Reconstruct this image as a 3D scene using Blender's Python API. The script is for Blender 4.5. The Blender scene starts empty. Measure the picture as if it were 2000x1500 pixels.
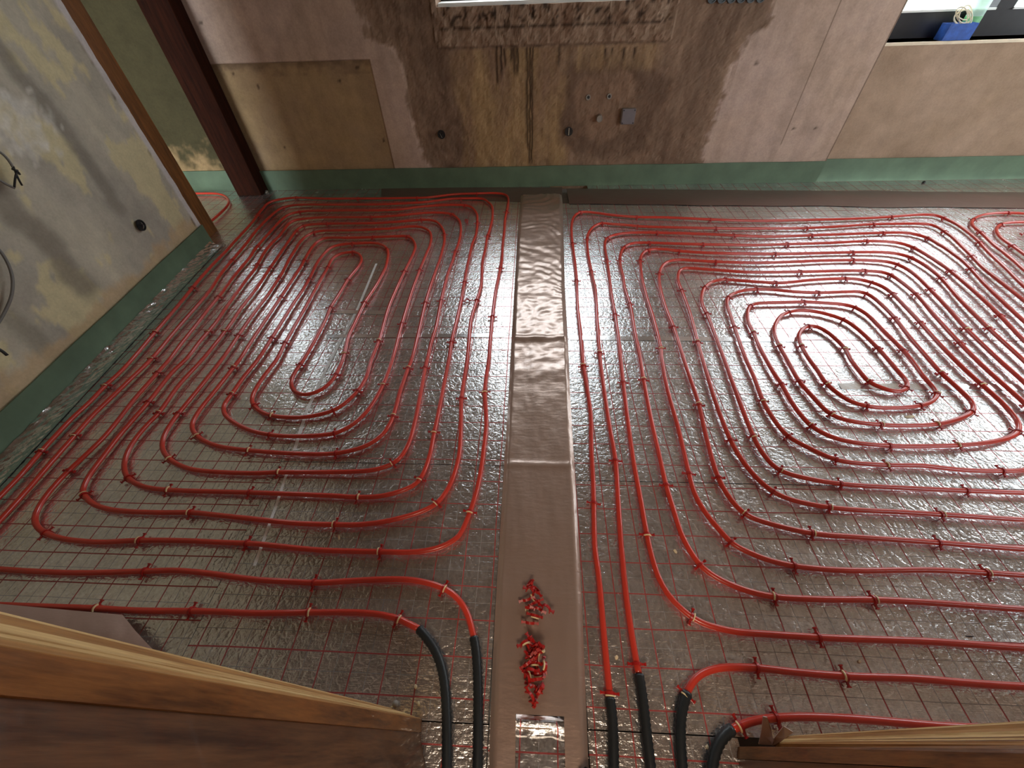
import bpy, bmesh, math, random
from mathutils import Vector, Matrix, noise
random.seed(7)
S = bpy.context.scene
COL = S.collection
# ------------------------------------------------------------------ camera
H = 1.43                                   # camera height over the foil (m)
FPX = 767.68                               # focal length in pixels of a 2000 px wide frame
PITCH, ROLL, YAW = .82163, -.042454, -.070878
cy_, sy_ = math.cos(YAW), math.sin(YAW)
FW = Vector((sy_*math.cos(PITCH), cy_*math.cos(PITCH), -math.sin(PITCH)))
r0 = Vector((cy_, -sy_, 0)); u0 = r0.cross(FW)
RT = r0*math.cos(ROLL) + u0*math.sin(ROLL)
UP = -r0*math.sin(ROLL) + u0*math.cos(ROLL)
cam = bpy.data.cameras.new('camera'); camo = bpy.data.objects.new('camera', cam); COL.objects.link(camo)
cam.sensor_width = 36; cam.lens = FPX/2000*36; cam.clip_start = .01
M = Matrix((RT, UP, -FW)).transposed().to_4x4(); M.translation = (0, 0, H); camo.matrix_world = M
S.camera = camo
# ------------------------------------------------------------------ daylight and exposure
S.view_settings.view_transform = 'Standard'; S.view_settings.look = 'None'
S.view_settings.gamma = 1; S.view_settings.use_curve_mapping = False
S.view_settings.exposure = 1.15
W = bpy.data.worlds.new('sky'); S.world = W; W.use_nodes = True
bg = W.node_tree.nodes['Background']; bg.inputs[0].default_value = (.86, .95, 1.0, 1); bg.inputs[1].default_value = 5.0
def area(name, x, y, z, sx, sz, power=None, col=(.9, .96, 1), rot=(-math.pi/2, 0, 0)):
    l = bpy.data.lights.new(name, 'AREA'); l.shape = 'RECTANGLE'; l.size = sx; l.size_y = sz
    if power is None: l.cycles.is_portal = True
    else: l.energy = power; l.color = col
    o = bpy.data.objects.new(name, l); o.location = (x, y, z); o.rotation_euler = rot; COL.objects.link(o)
WIN_C = (-.70, .96, 1.22, 2.25)            # x0 x1 z0 z1 of the openings in the far wall
WIN_R = (2.58, 4.90, .94, 2.20)
ADDED_WIN_A = (-3.65, -2.90, 1.42, 2.25)  # unseen alcove window, added for the highlights on the left foil
FILL_WIN_F = (2.30, 4.30, .85, 2.20)             # added opening in the unseen front wall, fill for the far wall
for n, w, yy in (('portal centre', WIN_C, 4.16), ('portal right', WIN_R, 4.23), ('added portal alcove', ADDED_WIN_A, 4.16)):
    area(n, (w[0]+w[1])/2, yy, (w[2]+w[3])/2, w[1]-w[0], w[3]-w[2])
area('fill portal front', (FILL_WIN_F[0]+FILL_WIN_F[1])/2, -.16, (FILL_WIN_F[2]+FILL_WIN_F[3])/2, FILL_WIN_F[1]-FILL_WIN_F[0], FILL_WIN_F[3]-FILL_WIN_F[2], rot=(math.pi/2, 0, 0))
FILL_WIN_S = (2.35, 3.60, .85, 2.25)              # added opening out of view in the right wall, lights the left wall (y0 y1 z0 z1)
area('fill portal side', 5.5, (FILL_WIN_S[0]+FILL_WIN_S[1])/2, (FILL_WIN_S[2]+FILL_WIN_S[3])/2, FILL_WIN_S[3]-FILL_WIN_S[2], FILL_WIN_S[1]-FILL_WIN_S[0], rot=(0, math.pi/2, 0))
area('added hallway fill light', .1, -1.6, 2.45, .8, .8, 22, (1, .80, .60), (0, 0, 0))  # unseen lamp, added as warm fill from behind the camera

# ------------------------------------------------------------------ helpers
def ray(x, y): return RT*((x-1000)/FPX) - UP*((y-750)/FPX) + FW
def fl(x, y, z=0.):                        # photo point -> floor level point
    d = ray(x, y); t = (z-H)/d.z; return Vector((d.x*t, d.y*t, z))
def py(x, y, Y): d = ray(x, y); t = Y/d.y; return Vector((d.x*t, Y, H+d.z*t))
def px(x, y, X): d = ray(x, y); t = X/d.x; return Vector((X, d.y*t, H+d.z*t))
def lin(c):
    return tuple(((v/255)/12.92 if v <= 10 else ((v/255+.055)/1.055)**2.4) for v in c)
def tag(o, label=None, cat=None, group=None, kind=None):
    if label: o['label'] = label
    if cat: o['category'] = cat
    if group: o['group'] = group
    if kind: o['kind'] = kind
    return o
def obj(name, bm, mat, parent=None, smooth=False):
    me = bpy.data.meshes.new(name)
    if isinstance(bm, bmesh.types.BMesh):
        bm.to_mesh(me); bm.free()
    else: me.from_pydata(bm[0], [], bm[1])
    me.update()
    if smooth: me.polygons.foreach_set('use_smooth', [True]*len(me.polygons))
    me.materials.append(mat)
    o = bpy.data.objects.new(name, me); COL.objects.link(o)
    if parent: o.parent = parent
    return o
def empty(name, loc, rz=0):
    o = bpy.data.objects.new(name, None); o.location = loc; o.rotation_euler = (0, 0, rz); COL.objects.link(o); return o
def add_box(bm, x0, x1, y0, y1, z0, z1, bev=0):
    r = bmesh.ops.create_cube(bm, size=1)
    bmesh.ops.transform(bm, matrix=Matrix.Translation(((x0+x1)/2, (y0+y1)/2, (z0+z1)/2)) @ Matrix.Diagonal((x1-x0, y1-y0, z1-z0, 1)), verts=r['verts'])
    if bev:
        es = list({e for v in r['verts'] for e in v.link_edges})
        bmesh.ops.bevel(bm, geom=es, offset=bev, segments=2, affect='EDGES', profile=.5)
def box(*a, **k): bm = bmesh.new(); add_box(bm, *a, **k); return bm
def prism(pts, z0, z1):                     # plan outline, counter-clockwise
    n = len(pts)
    v = [(p[0], p[1], z0) for p in pts] + [(p[0], p[1], z1) for p in pts]
    f = [tuple(range(n))[::-1], tuple(range(n, 2*n))] + [(i, (i+1) % n, n+(i+1) % n, n+i) for i in range(n)]
    bm = bmesh.new(); vs = [bm.verts.new(q) for q in v]
    for q in f: bm.faces.new([vs[i] for i in q])
    bmesh.ops.recalc_face_normals(bm, faces=bm.faces); return bm
def resample(P, step):
    # centripetal-ish Catmull-Rom through P, then even spacing
    Q = [P[0]*2-P[1]] + P + [P[-1]*2-P[-2]]; out = []
    for i in range(1, len(Q)-2):
        a, b, c, d = Q[i-1], Q[i], Q[i+1], Q[i+2]
        L = (c-b).length
        if L < 1e-5: continue
        m1 = (c-a)*(L/max((c-a).length, 1e-6))*.95; m2 = (d-b)*(L/max((d-b).length, 1e-6))*.95
        n = max(2, int(L/.006))
        for k in range(n):
            t = k/n; t2 = t*t; t3 = t2*t
            out.append(b*(2*t3-3*t2+1) + m1*(t3-2*t2+t) + c*(-2*t3+3*t2) + m2*(t3-t2))
    out.append(P[-1])
    # light smoothing, then even spacing
    for _ in range(12):
        out = [out[0]] + [(out[i-1]+out[i]*2+out[i+1])/4 for i in range(1, len(out)-1)] + [out[-1]]
    res = [out[0]]; acc = 0
    for i in range(1, len(out)):
        acc += (out[i]-out[i-1]).length
        if acc >= step: res.append(out[i]); acc = 0
    if (res[-1]-out[-1]).length > 1e-4: res.append(out[-1])
    return res
def tube(P, r, sides=10, rf=None, caps=True):
    V = []; F = []; n = len(P); up = Vector((0, 0, 1)); prev = None
    for i, p in enumerate(P):
        t = (P[min(i+1, n-1)]-P[max(i-1, 0)]).normalized()
        if prev is None: a = t.cross(up); a = a.normalized() if a.length > 1e-3 else Vector((1, 0, 0))
        else: a = (prev - t*prev.dot(t)).normalized()
        prev = a; b = t.cross(a); rr = rf(i) if rf else r
        for k in range(sides):
            th = 2*math.pi*k/sides; V.append(p + a*(rr*math.cos(th)) + b*(rr*math.sin(th)))
    for i in range(n-1):
        for k in range(sides):
            k2 = (k+1) % sides; F.append((i*sides+k, i*sides+k2, (i+1)*sides+k2, (i+1)*sides+k))
    if caps: F.append(tuple(range(sides))[::-1]); F.append(tuple(range((n-1)*sides, n*sides)))
    return V, F
def merge(parts):
    V = []; F = []
    for v, f in parts:
        o = len(V); V += list(v); F += [tuple(i+o for i in q) for q in f]
    return V, F

# ------------------------------------------------------------------ materials
def nmat(name):
    m = bpy.data.materials.new(name); m.use_nodes = True
    nt = m.node_tree; return m, nt, nt.nodes['Principled BSDF']
def node(nt, typ, **kw):
    n = nt.nodes.new(typ)
    for k, v in kw.items():
        if k.startswith('i_'):
            key = k[2:]; n.inputs[int(key) if key.isdigit() else key.replace('_', ' ')].default_value = v
        else: setattr(n, k, v)
    return n
def math_(nt, op, a, b=None, c=None):
    n = nt.nodes.new('ShaderNodeMath'); n.operation = op
    for i, v in enumerate((a, b, c)):
        if v is None: continue
        if isinstance(v, (int, float)): n.inputs[i].default_value = v
        else: nt.links.new(v, n.inputs[i])
    return n.outputs[0]
def mixc(nt, fac, a, b):
    n = nt.nodes.new('ShaderNodeMix'); n.data_type = 'RGBA'
    for s, v in ((n.inputs['Factor'], fac), (n.inputs['A'], a), (n.inputs['B'], b)):
        if isinstance(v, (int, float)): s.default_value = v
        elif isinstance(v, tuple): s.default_value = (*v[:3], 1)
        else: nt.links.new(v, s)
    return n.outputs['Result']
def coords(nt, scale=(1, 1, 1)):
    g = nt.nodes.new('ShaderNodeNewGeometry'); mp = node(nt, 'ShaderNodeMapping', i_Scale=scale)
    nt.links.new(g.outputs['Position'], mp.inputs[0]); return mp.outputs[0]
def noise_n(nt, vec, scale, detail=4, rough=.55, out=0):
    n = node(nt, 'ShaderNodeTexNoise', i_Scale=scale, i_Detail=detail, i_Roughness=rough)
    nt.links.new(vec, n.inputs['Vector']); return n.outputs[out]
def ramp(nt, fac, stops):
    n = nt.nodes.new('ShaderNodeValToRGB'); e = n.color_ramp.elements
    while len(e) < len(stops): e.new(.5)
    for q, (p, c) in zip(e, stops):
        q.position = p; q.color = (*c, 1) if isinstance(c, tuple) else (c, c, c, 1)
    nt.links.new(fac, n.inputs[0]); return n.outputs[0]
def bump(nt, b, h, strength, dist):
    n = node(nt, 'ShaderNodeBump', i_Strength=strength, i_Distance=dist); nt.links.new(h, n.inputs['Height'])
    nt.links.new(n.outputs[0], b.inputs['Normal']); return n
def simple(name, col, rough=.5, metal=0, nscale=0, namt=.15, bmp=0, spec=.5, coat=0):
    m, nt, b = nmat(name)
    b.inputs['Base Color'].default_value = (*col, 1); b.inputs['Roughness'].default_value = rough
    b.inputs['Metallic'].default_value = metal; b.inputs['Specular IOR Level'].default_value = spec
    b.inputs['Coat Weight'].default_value = coat
    if nscale:
        v = coords(nt); n = noise_n(nt, v, nscale)
        dk = tuple(c*(1-namt*1.6) for c in col); lt = tuple(min(1, c*(1+namt)) for c in col)
        nt.links.new(ramp(nt, n, [(.3, dk), (.7, lt)]), b.inputs['Base Color'])
        if bmp: bump(nt, b, n, .6, bmp)
    return m
def wood(name, dark, light, sc=(1, 1, 1), rough=.5, coat=0.):
    m, nt, b = nmat(name); v = coords(nt, sc)
    n = noise_n(nt, v, 6, 6, .62); n2 = noise_n(nt, v, 34, 3, .6)
    s = math_(nt, 'ADD', math_(nt, 'MULTIPLY', n, .7), math_(nt, 'MULTIPLY', n2, .3))
    nt.links.new(ramp(nt, s, [(.36, dark), (.62, light)]), b.inputs['Base Color'])
    b.inputs['Roughness'].default_value = rough; b.inputs['Coat Weight'].default_value = coat
    bump(nt, b, s, .25, .002); return m
def foil(name, phx, phy, dx=.101, dy=.0985, tint=(.80, .78, .76), rough=.23, weave=1.):
    m, nt, b = nmat(name)
    g = nt.nodes.new('ShaderNodeNewGeometry'); sx = nt.nodes.new('ShaderNodeSeparateXYZ')
    wob = noise_n(nt, g.outputs['Position'], 2.2, 2, .5, 1)
    w = node(nt, 'ShaderNodeVectorMath', operation='MULTIPLY_ADD'); w.inputs[1].default_value = (.012, .012, 0)
    nt.links.new(wob, w.inputs[0]); nt.links.new(g.outputs['Position'], w.inputs[2]); nt.links.new(w.outputs[0], sx.inputs[0])
    def lines(sock, ph, d, wd):
        a = math_(nt, 'PINGPONG', math_(nt, 'SUBTRACT', sock, ph+.006+20*d), d/2)   # distance to the line, lines at ph + k*d
        return math_(nt, 'SUBTRACT', 1, math_(nt, 'SMOOTH_MIN', math_(nt, 'DIVIDE', a, wd), 1, .15))
    red = math_(nt, 'MAXIMUM', lines(sx.outputs[0], phx-20*dx+40*dx-20*dx, dx, .0026), lines(sx.outputs[1], phy, dy, .0026))
    thin = math_(nt, 'MAXIMUM', lines(sx.outputs[0], phx+dx/2, dx, .0011), lines(sx.outputs[1], phy+dy/2, dy, .0011))
    clampn = lambda s: math_(nt, 'MINIMUM', math_(nt, 'MAXIMUM', math_(nt, 'MULTIPLY', s, 2.2), 0), 1)
    red = clampn(red); thin = clampn(thin)
    v = g.outputs['Position']
    blot = noise_n(nt, v, 5, 5, .65)
    base = ramp(nt, blot, [(.3, tuple(c*.62 for c in tint)), (.52, tint), (.75, tuple(min(1, c*1.12) for c in tint))])
    scuff = ramp(nt, noise_n(nt, coords(nt, (1, .6, 1)), 85, 5, .75), [(.34, tuple(c*.6 for c in tint)), (.66, tuple(min(1, c*1.35) for c in tint))])
    base = mixc(nt, .5, base, scuff)
    c1 = mixc(nt, math_(nt, 'MULTIPLY', thin, .5), base, (.10, .06, .055))
    c2 = mixc(nt, math_(nt, 'MULTIPLY', red, .92), c1, lin((165, 34, 30)))
    nt.links.new(c2, b.inputs['Base Color'])
    ink = math_(nt, 'MAXIMUM', red, math_(nt, 'MULTIPLY', thin, .7))
    nt.links.new(math_(nt, 'SUBTRACT', .93, math_(nt, 'MULTIPLY', ink, .65)), b.inputs['Metallic'])
    rn = noise_n(nt, v, 14, 4, .6)
    nt.links.new(ramp(nt, rn, [(.3, rough-.03), (.7, rough+.05)]), b.inputs['Roughness'])
    # crumple: cell folds, soft dents and the fine reinforcing weave
    vo = node(nt, 'ShaderNodeTexVoronoi', feature='DISTANCE_TO_EDGE', i_Scale=34.)
    dn = node(nt, 'ShaderNodeVectorMath', operation='MULTIPLY_ADD'); dn.inputs[1].default_value = (.05, .05, .05)
    nt.links.new(noise_n(nt, v, 16, 3, .6, 1), dn.inputs[0]); nt.links.new(v, dn.inputs[2]); nt.links.new(dn.outputs[0], vo.inputs['Vector'])
    h = math_(nt, 'MULTIPLY', math_(nt, 'MINIMUM', vo.outputs[0], .22), 2.0)
    h = math_(nt, 'ADD', h, math_(nt, 'MULTIPLY', noise_n(nt, v, 70, 3, .6), 1.1))
    h = math_(nt, 'ADD', h, math_(nt, 'MULTIPLY', noise_n(nt, v, 6, 3, .5), 2.2))
    st = noise_n(nt, coords(nt, (.35, 3.2, 1)), 90, 2, .5)
    h = math_(nt, 'ADD', h, math_(nt, 'MULTIPLY', st, .5*weave))
    bump(nt, b, h, .7, .0021)
    return m
def film(name, col, rough=.22, alpha=1., bscale=9, bdist=.006):
    m, nt, b = nmat(name); v = coords(nt, (1, 1, 1))
    b.inputs['Base Color'].default_value = (*col, 1); b.inputs['Roughness'].default_value = rough
    b.inputs['Coat Weight'].default_value = .6; b.inputs['Coat Roughness'].default_value = .16
    if alpha < 1: b.inputs['Alpha'].default_value = alpha
    h = math_(nt, 'ADD', noise_n(nt, v, bscale, 4, .5), math_(nt, 'MULTIPLY', noise_n(nt, coords(nt, (1, 3.5, 1)), bscale*2.3, 3, .5), .35))
    bump(nt, b, h, .5, bdist); return m
def attr_wall(name, rough=.85, bd=.004, fine=.16):
    m, nt, b = nmat(name); v = coords(nt)
    a = node(nt, 'ShaderNodeAttribute', attribute_name='tone')
    n = noise_n(nt, v, 9, 8, .65); n2 = noise_n(nt, v, 75, 3, .6)
    s = math_(nt, 'ADD', math_(nt, 'MULTIPLY', n, .65), math_(nt, 'MULTIPLY', n2, .35))
    k = ramp(nt, s, [(.3, 1-fine*1.5), (.7, 1+fine)])
    mm = node(nt, 'ShaderNodeMix', data_type='RGBA', blend_type='MULTIPLY'); mm.inputs['Factor'].default_value = 1
    nt.links.new(a.outputs['Color'], mm.inputs['A']); nt.links.new(k, mm.inputs['B'])
    nt.links.new(mm.outputs['Result'], b.inputs['Base Color']); b.inputs['Roughness'].default_value = rough
    b.inputs['Specular IOR Level'].default_value = .2
    bump(nt, b, s, .5, bd); return m
m_pipe = simple('red pipe plastic', lin((198, 58, 42)), .28, nscale=3, namt=.08, coat=.25)
m_clip = simple('red clip plastic', lin((168, 26, 22)), .38, nscale=40, namt=.08)
m_band = simple('cream clip plastic', lin((232, 208, 160)), .45, nscale=60, namt=.05)
m_sleeve = simple('black corrugated plastic', (.010, .013, .015), .42, nscale=30, namt=.1)
m_green = simple('green foam strip', lin((94, 114, 90)), .62, nscale=7, namt=.14, bmp=.003)
m_film = film('brown film', lin((172, 148, 135)), .34)
m_film.node_tree.nodes['Principled BSDF'].inputs['Metallic'].default_value = .55
m_filmd = film('brown film with dark reflection', lin((98, 72, 64)), .42, bscale=5)  # brown film with the dark wall's reflection put into its colour
m_scrap = film('pale film scrap', lin((190, 160, 148)), .45, bscale=20, bdist=.002)
m_clear = simple('clear tape film', (.75, .8, .85), .08, nscale=12, namt=.05, bmp=.004)
_b = m_clear.node_tree.nodes['Principled BSDF']; _b.inputs['Transmission Weight'].default_value = 1; _b.inputs['IOR'].default_value = 1.4
m_tape = simple('white joint tape', (.92, .92, .90), .4, metal=0, nscale=20, namt=.08, bmp=.001)
m_tape2 = simple('clear silver tape', (.84, .85, .85), .2, metal=.9, nscale=20, namt=.06, bmp=.001)
m_light = wood('raw pine edge', lin((186, 140, 84)), lin((238, 204, 142)), (6, 6, .6))
m_brown = wood('varnished oak', lin((86, 52, 24)), lin((150, 98, 50)), (9, 9, .8), .42, .2)
m_dark = wood('dark stained lining', lin((60, 36, 20)), lin((112, 74, 44)), (9, 9, .6), .45, .2)
m_case = wood('brown casing', lin((92, 56, 22)), lin((140, 88, 40)), (7, 7, .7), .5)
m_post = wood('dark red brown post', lin((30, 12, 6)), lin((54, 24, 12)), (8, 8, .6), .75)
m_post.node_tree.nodes['Principled BSDF'].inputs['Specular IOR Level'].default_value = .08
m_black = simple('black plastic', (.012, .012, .013), .45, nscale=30, namt=.1)
m_grey = simple('grey plastic', lin((112, 104, 106)), .5, nscale=30, namt=.05)
m_greyp = simple('grey pipe plastic', lin((140, 132, 122)), .5, nscale=30, namt=.05)
m_cable = simple('grey cable sheath', lin((118, 114, 108)), .5, nscale=30, namt=.05)
m_frame = simple('anthracite frame', (.018, .016, .018), .35, nscale=20, namt=.1)
m_sill = simple('limestone sill', lin((232, 214, 186)), .4, nscale=12, namt=.08)
m_white = simple('white paint', (.82, .82, .78), .5, nscale=10, namt=.04)
m_blue = simple('blue cardboard', lin((38, 84, 168)), .55, nscale=25, namt=.25)
m_cord = simple('white cord', lin((225, 214, 186)), .5, nscale=30, namt=.05)
m_plaster = simple('painted plaster', lin((170, 146, 124)), .85, nscale=4, namt=.1, bmp=.004)
m_ceil = simple('ceiling plaster', lin((150, 128, 110)), .9, nscale=3, namt=.08)
m_screed = simple('grey screed', (.3, .29, .28), .9, nscale=8, namt=.15)
m_ground = simple('garden paving', (.058, .070, .052), .9, nscale=2, namt=.15)
m_crumb = simple('plaster crumb', lin((226, 210, 176)), .8, nscale=50, namt=.05)
m_bulk = simple('insulation foam', (.8, .8, .78), .8, nscale=20, namt=.05)
m_glass, nt, b = nmat('window glass')
for n in list(nt.nodes):
    if n.type == 'BSDF_PRINCIPLED': nt.nodes.remove(n)
g1 = node(nt, 'ShaderNodeBsdfTransparent'); g2 = node(nt, 'ShaderNodeBsdfGlossy', i_Roughness=.02); mx = node(nt, 'ShaderNodeMixShader'); mx.inputs[0].default_value = .05
nt.links.new(g1.outputs[0], mx.inputs[1]); nt.links.new(g2.outputs[0], mx.inputs[2])
nt.links.new(mx.outputs[0], [n for n in nt.nodes if n.type == 'OUTPUT_MATERIAL'][0].inputs[0])
m_bottle, nt, b = nmat('clear bottle plastic')
b.inputs['Base Color'].default_value = (.72, .90, .80, 1); b.inputs['Roughness'].default_value = .3
b.inputs['Transmission Weight'].default_value = .55; b.inputs['IOR'].default_value = 1.2
m_blabel = simple('green bottle label', lin((120, 190, 130)), .5, nscale=30, namt=.2)

# ------------------------------------------------------------------ room shell
def nz(x, y, z=0, s=1.): return noise.noise(Vector((x*s, y*s, z*s)))
def fbm(x, y, z, s, o=4): return noise.fractal(Vector((x*s, y*s, z*s)), .6, 2.1, o)
def interp(pts, v):
    pts = sorted(pts)
    if v <= pts[0][0]: return pts[0][1]
    for (a, b), (c, d) in zip(pts, pts[1:]):
        if v <= c: return b+(d-b)*(v-a)/max(c-a, 1e-6)
    return pts[-1][1]
def sm(a, b, v): t = max(0, min(1, (v-a)/(b-a))); return t*t*(3-2*t)
def mix3(a, b, t): return tuple(p+(q-p)*t for p, q in zip(a, b))
def wall_grid(name, xs, zs, hole, pos, tone, mat, depth):
    """front sheet of a wall with true openings, reveals extruded to depth"""
    bm = bmesh.new(); cl = bm.verts.layers.float_color.new('tone'); V = {}
    def gv(i, j):
        if (i, j) not in V:
            v = bm.verts.new(pos(xs[i], zs[j])); v[cl] = (*tone(xs[i], zs[j]), 1); V[i, j] = v
        return V[i, j]
    for i in range(len(xs)-1):
        for j in range(len(zs)-1):
            cx, cz = (xs[i]+xs[i+1])/2, (zs[j]+zs[j+1])/2
            if any(h[0] < cx < h[1] and h[2] < cz < h[3] for h in hole): continue
            bm.faces.new((gv(i, j), gv(i+1, j), gv(i+1, j+1), gv(i, j+1)))
    bd = [e for e in bm.edges if e.is_boundary]
    r = bmesh.ops.extrude_edge_only(bm, edges=bd)
    vs = [q for q in r['geom'] if isinstance(q, bmesh.types.BMVert)]
    bmesh.ops.translate(bm, verts=vs, vec=depth)
    return tag(obj(name, bm, mat), kind='structure')
def axis(a, b, st, marks=()):
    n = round((b-a)/st); L = [a+(b-a)*i/n for i in range(n+1)]
    for m_ in marks:
        L = [v for v in L if abs(v-m_) > (st*.4 if any(abs(v-(a+(b-a)*i/n)) < 1e-9 for i in (round((v-a)/(b-a)*n),)) else 0)] + [m_]
    return sorted(set(L))
# far wall
C_PL = lin((196, 170, 156)); C_PLR = lin((186, 158, 136)); C_BR = lin((134, 106, 86)); C_YE = lin((164, 134, 96))
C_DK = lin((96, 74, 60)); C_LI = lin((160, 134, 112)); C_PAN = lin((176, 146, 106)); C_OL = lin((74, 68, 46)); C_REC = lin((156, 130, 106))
YW = 3.85
LB = [(p.z, p.x) for p in (py(a, b_, YW) for a, b_ in ((690, 0), (716, 45), (722, 75), (765, 95), (783, 135), (797, 180), (802, 230), (815, 280), (838, 328)))]
RB = [(p.z, p.x) for p in (py(a, b_, YW) for a, b_ in ((1515, 0), (1500, 45), (1468, 70), (1440, 120), (1425, 170), (1400, 230), (1374, 290), (1377, 322)))]
runs = [(969, 170), (978, 150), (985, 135), (998, 128), (1004, 150), (1011, 150), (1030, 295), (1035, 325), (1040, 325), (1092, 135), (1219, 120), (1184, 118), (1196, 112), (1240, 118)]
RUN = []
for a, b_ in runs:
    p = py(a, 92, YW); q = py(a, b_, YW); RUN.append((p.x, q.z, p.z))
HOLES = [(q.x, q.z) for q in (py(a, b_, YW) for a, b_ in ((454, 145), (503, 170), (697, 133), (662, 159), (555, 289), (392, 44), (749, 275), (1478, 123), (1754, 140), (1775, 140), (1950, 138), (1902, 112), (1550, 251), (1593, 250), (1891, 292)))]
XSTEP = 2.545
def tone_far(x, z):
    w = .05*fbm(x, z, 3, 5)+.02*fbm(x, z, 9, 22)
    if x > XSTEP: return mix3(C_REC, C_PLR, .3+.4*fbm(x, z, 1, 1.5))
    if x < -2.66: return mix3(C_OL, C_PAN, sm(.38, .2, z+.2*fbm(x, z, 2, 4))*.8)
    c = mix3(C_PL, C_PLR, .5+.5*fbm(x, z, 1, 1.3))
    if x < -1.262 - .0*z and z < .945 and x > -2.66:
        c = mix3(C_PAN, C_REC, .35+.5*fbm(x, z, 4, 2)); c = mix3(c, C_DK, .45*sm(.90, .94, z+.02*fbm(x, z, 1, 9)))  # shade under the recess's top edge painted into the tone
    l = interp(LB, z)+w; r = interp(RB, z)+w
    ins = sm(l-.01, l+.012, x)*sm(r+.01, r-.012, x)
    if ins > 0:
        t = .5+.5*fbm(x*1.7, z*.7, 5, 2.2)
        b_ = mix3(C_BR, C_LI, .6*max(0, t))
        # dark damp band near both sides
        b_ = mix3(b_, C_DK, .85*sm(.28, .05, abs(x-(l+.33)-.1*fbm(x, z, 7, 2)))*(.6+.4*fbm(x, z, 2, 5)))
        b_ = mix3(b_, C_DK, .75*sm(.30, .05, abs(x-(r-.25)-.1*fbm(x, z, 8, 2)))*(.6+.4*fbm(x*2, z*.4, 6, 4)))
        b_ = mix3(b_, mix3(C_YE, C_BR, max(0, .35+.8*fbm(x*2, z*.5, 12, 3))), sm(-.66, -.50, x+.10*fbm(x, z, 3, 3))*sm(.30, .12, x+.15*fbm(x, z, 6, 3))*sm(1.0, .97, z)*.95)
        # patched zone round the water outlets
        dx, dz = (x-.62)/.40, (z-.58)/.33; rr = math.sqrt(dx*dx+dz*dz)+.25*fbm(x, z, 11, 4)
        b_ = mix3(b_, C_DK, .7*sm(1.25, .95, rr)*sm(.55, .8, rr)); b_ = mix3(b_, C_BR, .8*sm(.8, .6, rr))
        # yellowish form-board band below the lintel on the right
        b_ = mix3(b_, C_YE, .6*sm(.28, .34, x)*sm(.98, .9, x)*sm(.80, .88, z)*sm(1.0, .975, z)*(.7+.5*fbm(x*6, z*.3, 2, 5)))
        # rough lintel
        li = sm(.992, 1.012, z+.02*fbm(x, z, 4, 7))*sm(-.74, -.68, x)*sm(1.02, .94, x)
        b_ = mix3(b_, mix3(C_LI, C_BR, .5+.7*fbm(x, z, 9, 6)), li)
        b_ = mix3(b_, lin((44, 30, 22)), .85*sm(.68, .82, .5+.75*fbm(x*1.2, z, 14, 15))*sm(1.10, 1.14, z)*li)
        b_ = mix3(b_, lin((58, 42, 32)), .8*sm(.010, .003, abs(z-1.105-.02*fbm(x, 0, 2, 9)))*li)
        b_ = mix3(b_, lin((70, 52, 40)), .7*sm(.008, .002, abs(z-.998-.006*fbm(x, 0, 5, 16)))*sm(-.74, -.7, x)*sm(1.0, .95, x))
        for rx, z0, z1 in RUN:
            if abs(x-rx) < .03 and z0-.02 < z < z1: b_ = mix3(b_, lin((52, 36, 26)), .85*sm(.009, .003, abs(x-rx-.004*fbm(z, 0, rx*9, 6)))*sm(z0-.02, z0+.05, z))
        c = mix3(c, b_, ins)
        e = sm(.03, .008, abs(x-l))+sm(.03, .008, abs(x-r)); c = mix3(c, C_PL, .25*min(1, e)*(.5+fbm(x, z, 3, 18)))
    else:
        c = mix3(c, C_DK, .12*sm(.3, .7, .5+.6*fbm(x*3, z*.3, 8, 3)))
    for hx_, hz_ in HOLES:
        if abs(x-hx_) < .03 and abs(z-hz_) < .03: c = mix3(c, lin((50, 36, 28)), .8*sm(.018, .006, math.hypot(x-hx_, z-hz_)))
    if -2.66 < x < -1.262 and .86 < z < .945: c = mix3(c, C_DK, .35*sm(.4, .7, .5+.6*fbm(x*2, z*3, 17, 3)))
    c = tuple(v*(1+.10*fbm(x*9, z*.5, 21, 2.5)*ins) for v in c)
    if 2.535 < x <= XSTEP: c = mix3(c, C_DK, .7)  # shadow of the wall step, painted into the tone as a dark line
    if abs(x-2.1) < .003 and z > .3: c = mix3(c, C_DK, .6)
    return c
def pos_far(x, z):
    y = YW
    if x > XSTEP: return (x, y+.07, z)
    if -2.66 < x < -1.262 and z < .945: y += .012
    if x < -2.66: return (x, y+.01, z)
    l = interp(LB, z); r = interp(RB, z)
    k = sm(l-.01, l+.02, x)*sm(r+.01, r-.02, x)
    y += k*(.006+.006*fbm(x, z, 3, 14))
    if z > 1.0 and -.74 < x < 1.0: y += -.012+.014*fbm(x, z, 6, 16) - (.03*max(0, fbm(x*1.2, z, 14, 11)-.25) if z > 1.1 else 0)*-1
    return (x, y, z)
xs = axis(-4.4, 5.3, .016, (-2.66, -2.662, -1.262, -1.255, 2.534, 2.536, XSTEP, XSTEP+.002, 2.094, 2.098, 2.102, 2.106, WIN_C[0], WIN_C[1], WIN_R[0], WIN_R[1], ADDED_WIN_A[0], ADDED_WIN_A[1])+tuple(r[0] for r in RUN)+tuple(r[0]+.005 for r in RUN)+tuple(r[0]-.005 for r in RUN))
zs = axis(-.06, 1.28, .016, (.94, .945, .950, 1.22))+[1.35, 1.42, 1.6, 1.8, 2.0, 2.2, 2.25, 2.45, 2.6]
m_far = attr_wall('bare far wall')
wall_grid('wall_back', xs, zs, [WIN_C, WIN_R, ADDED_WIN_A], pos_far, tone_far, m_far, Vector((0, .32, 0)))
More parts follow.
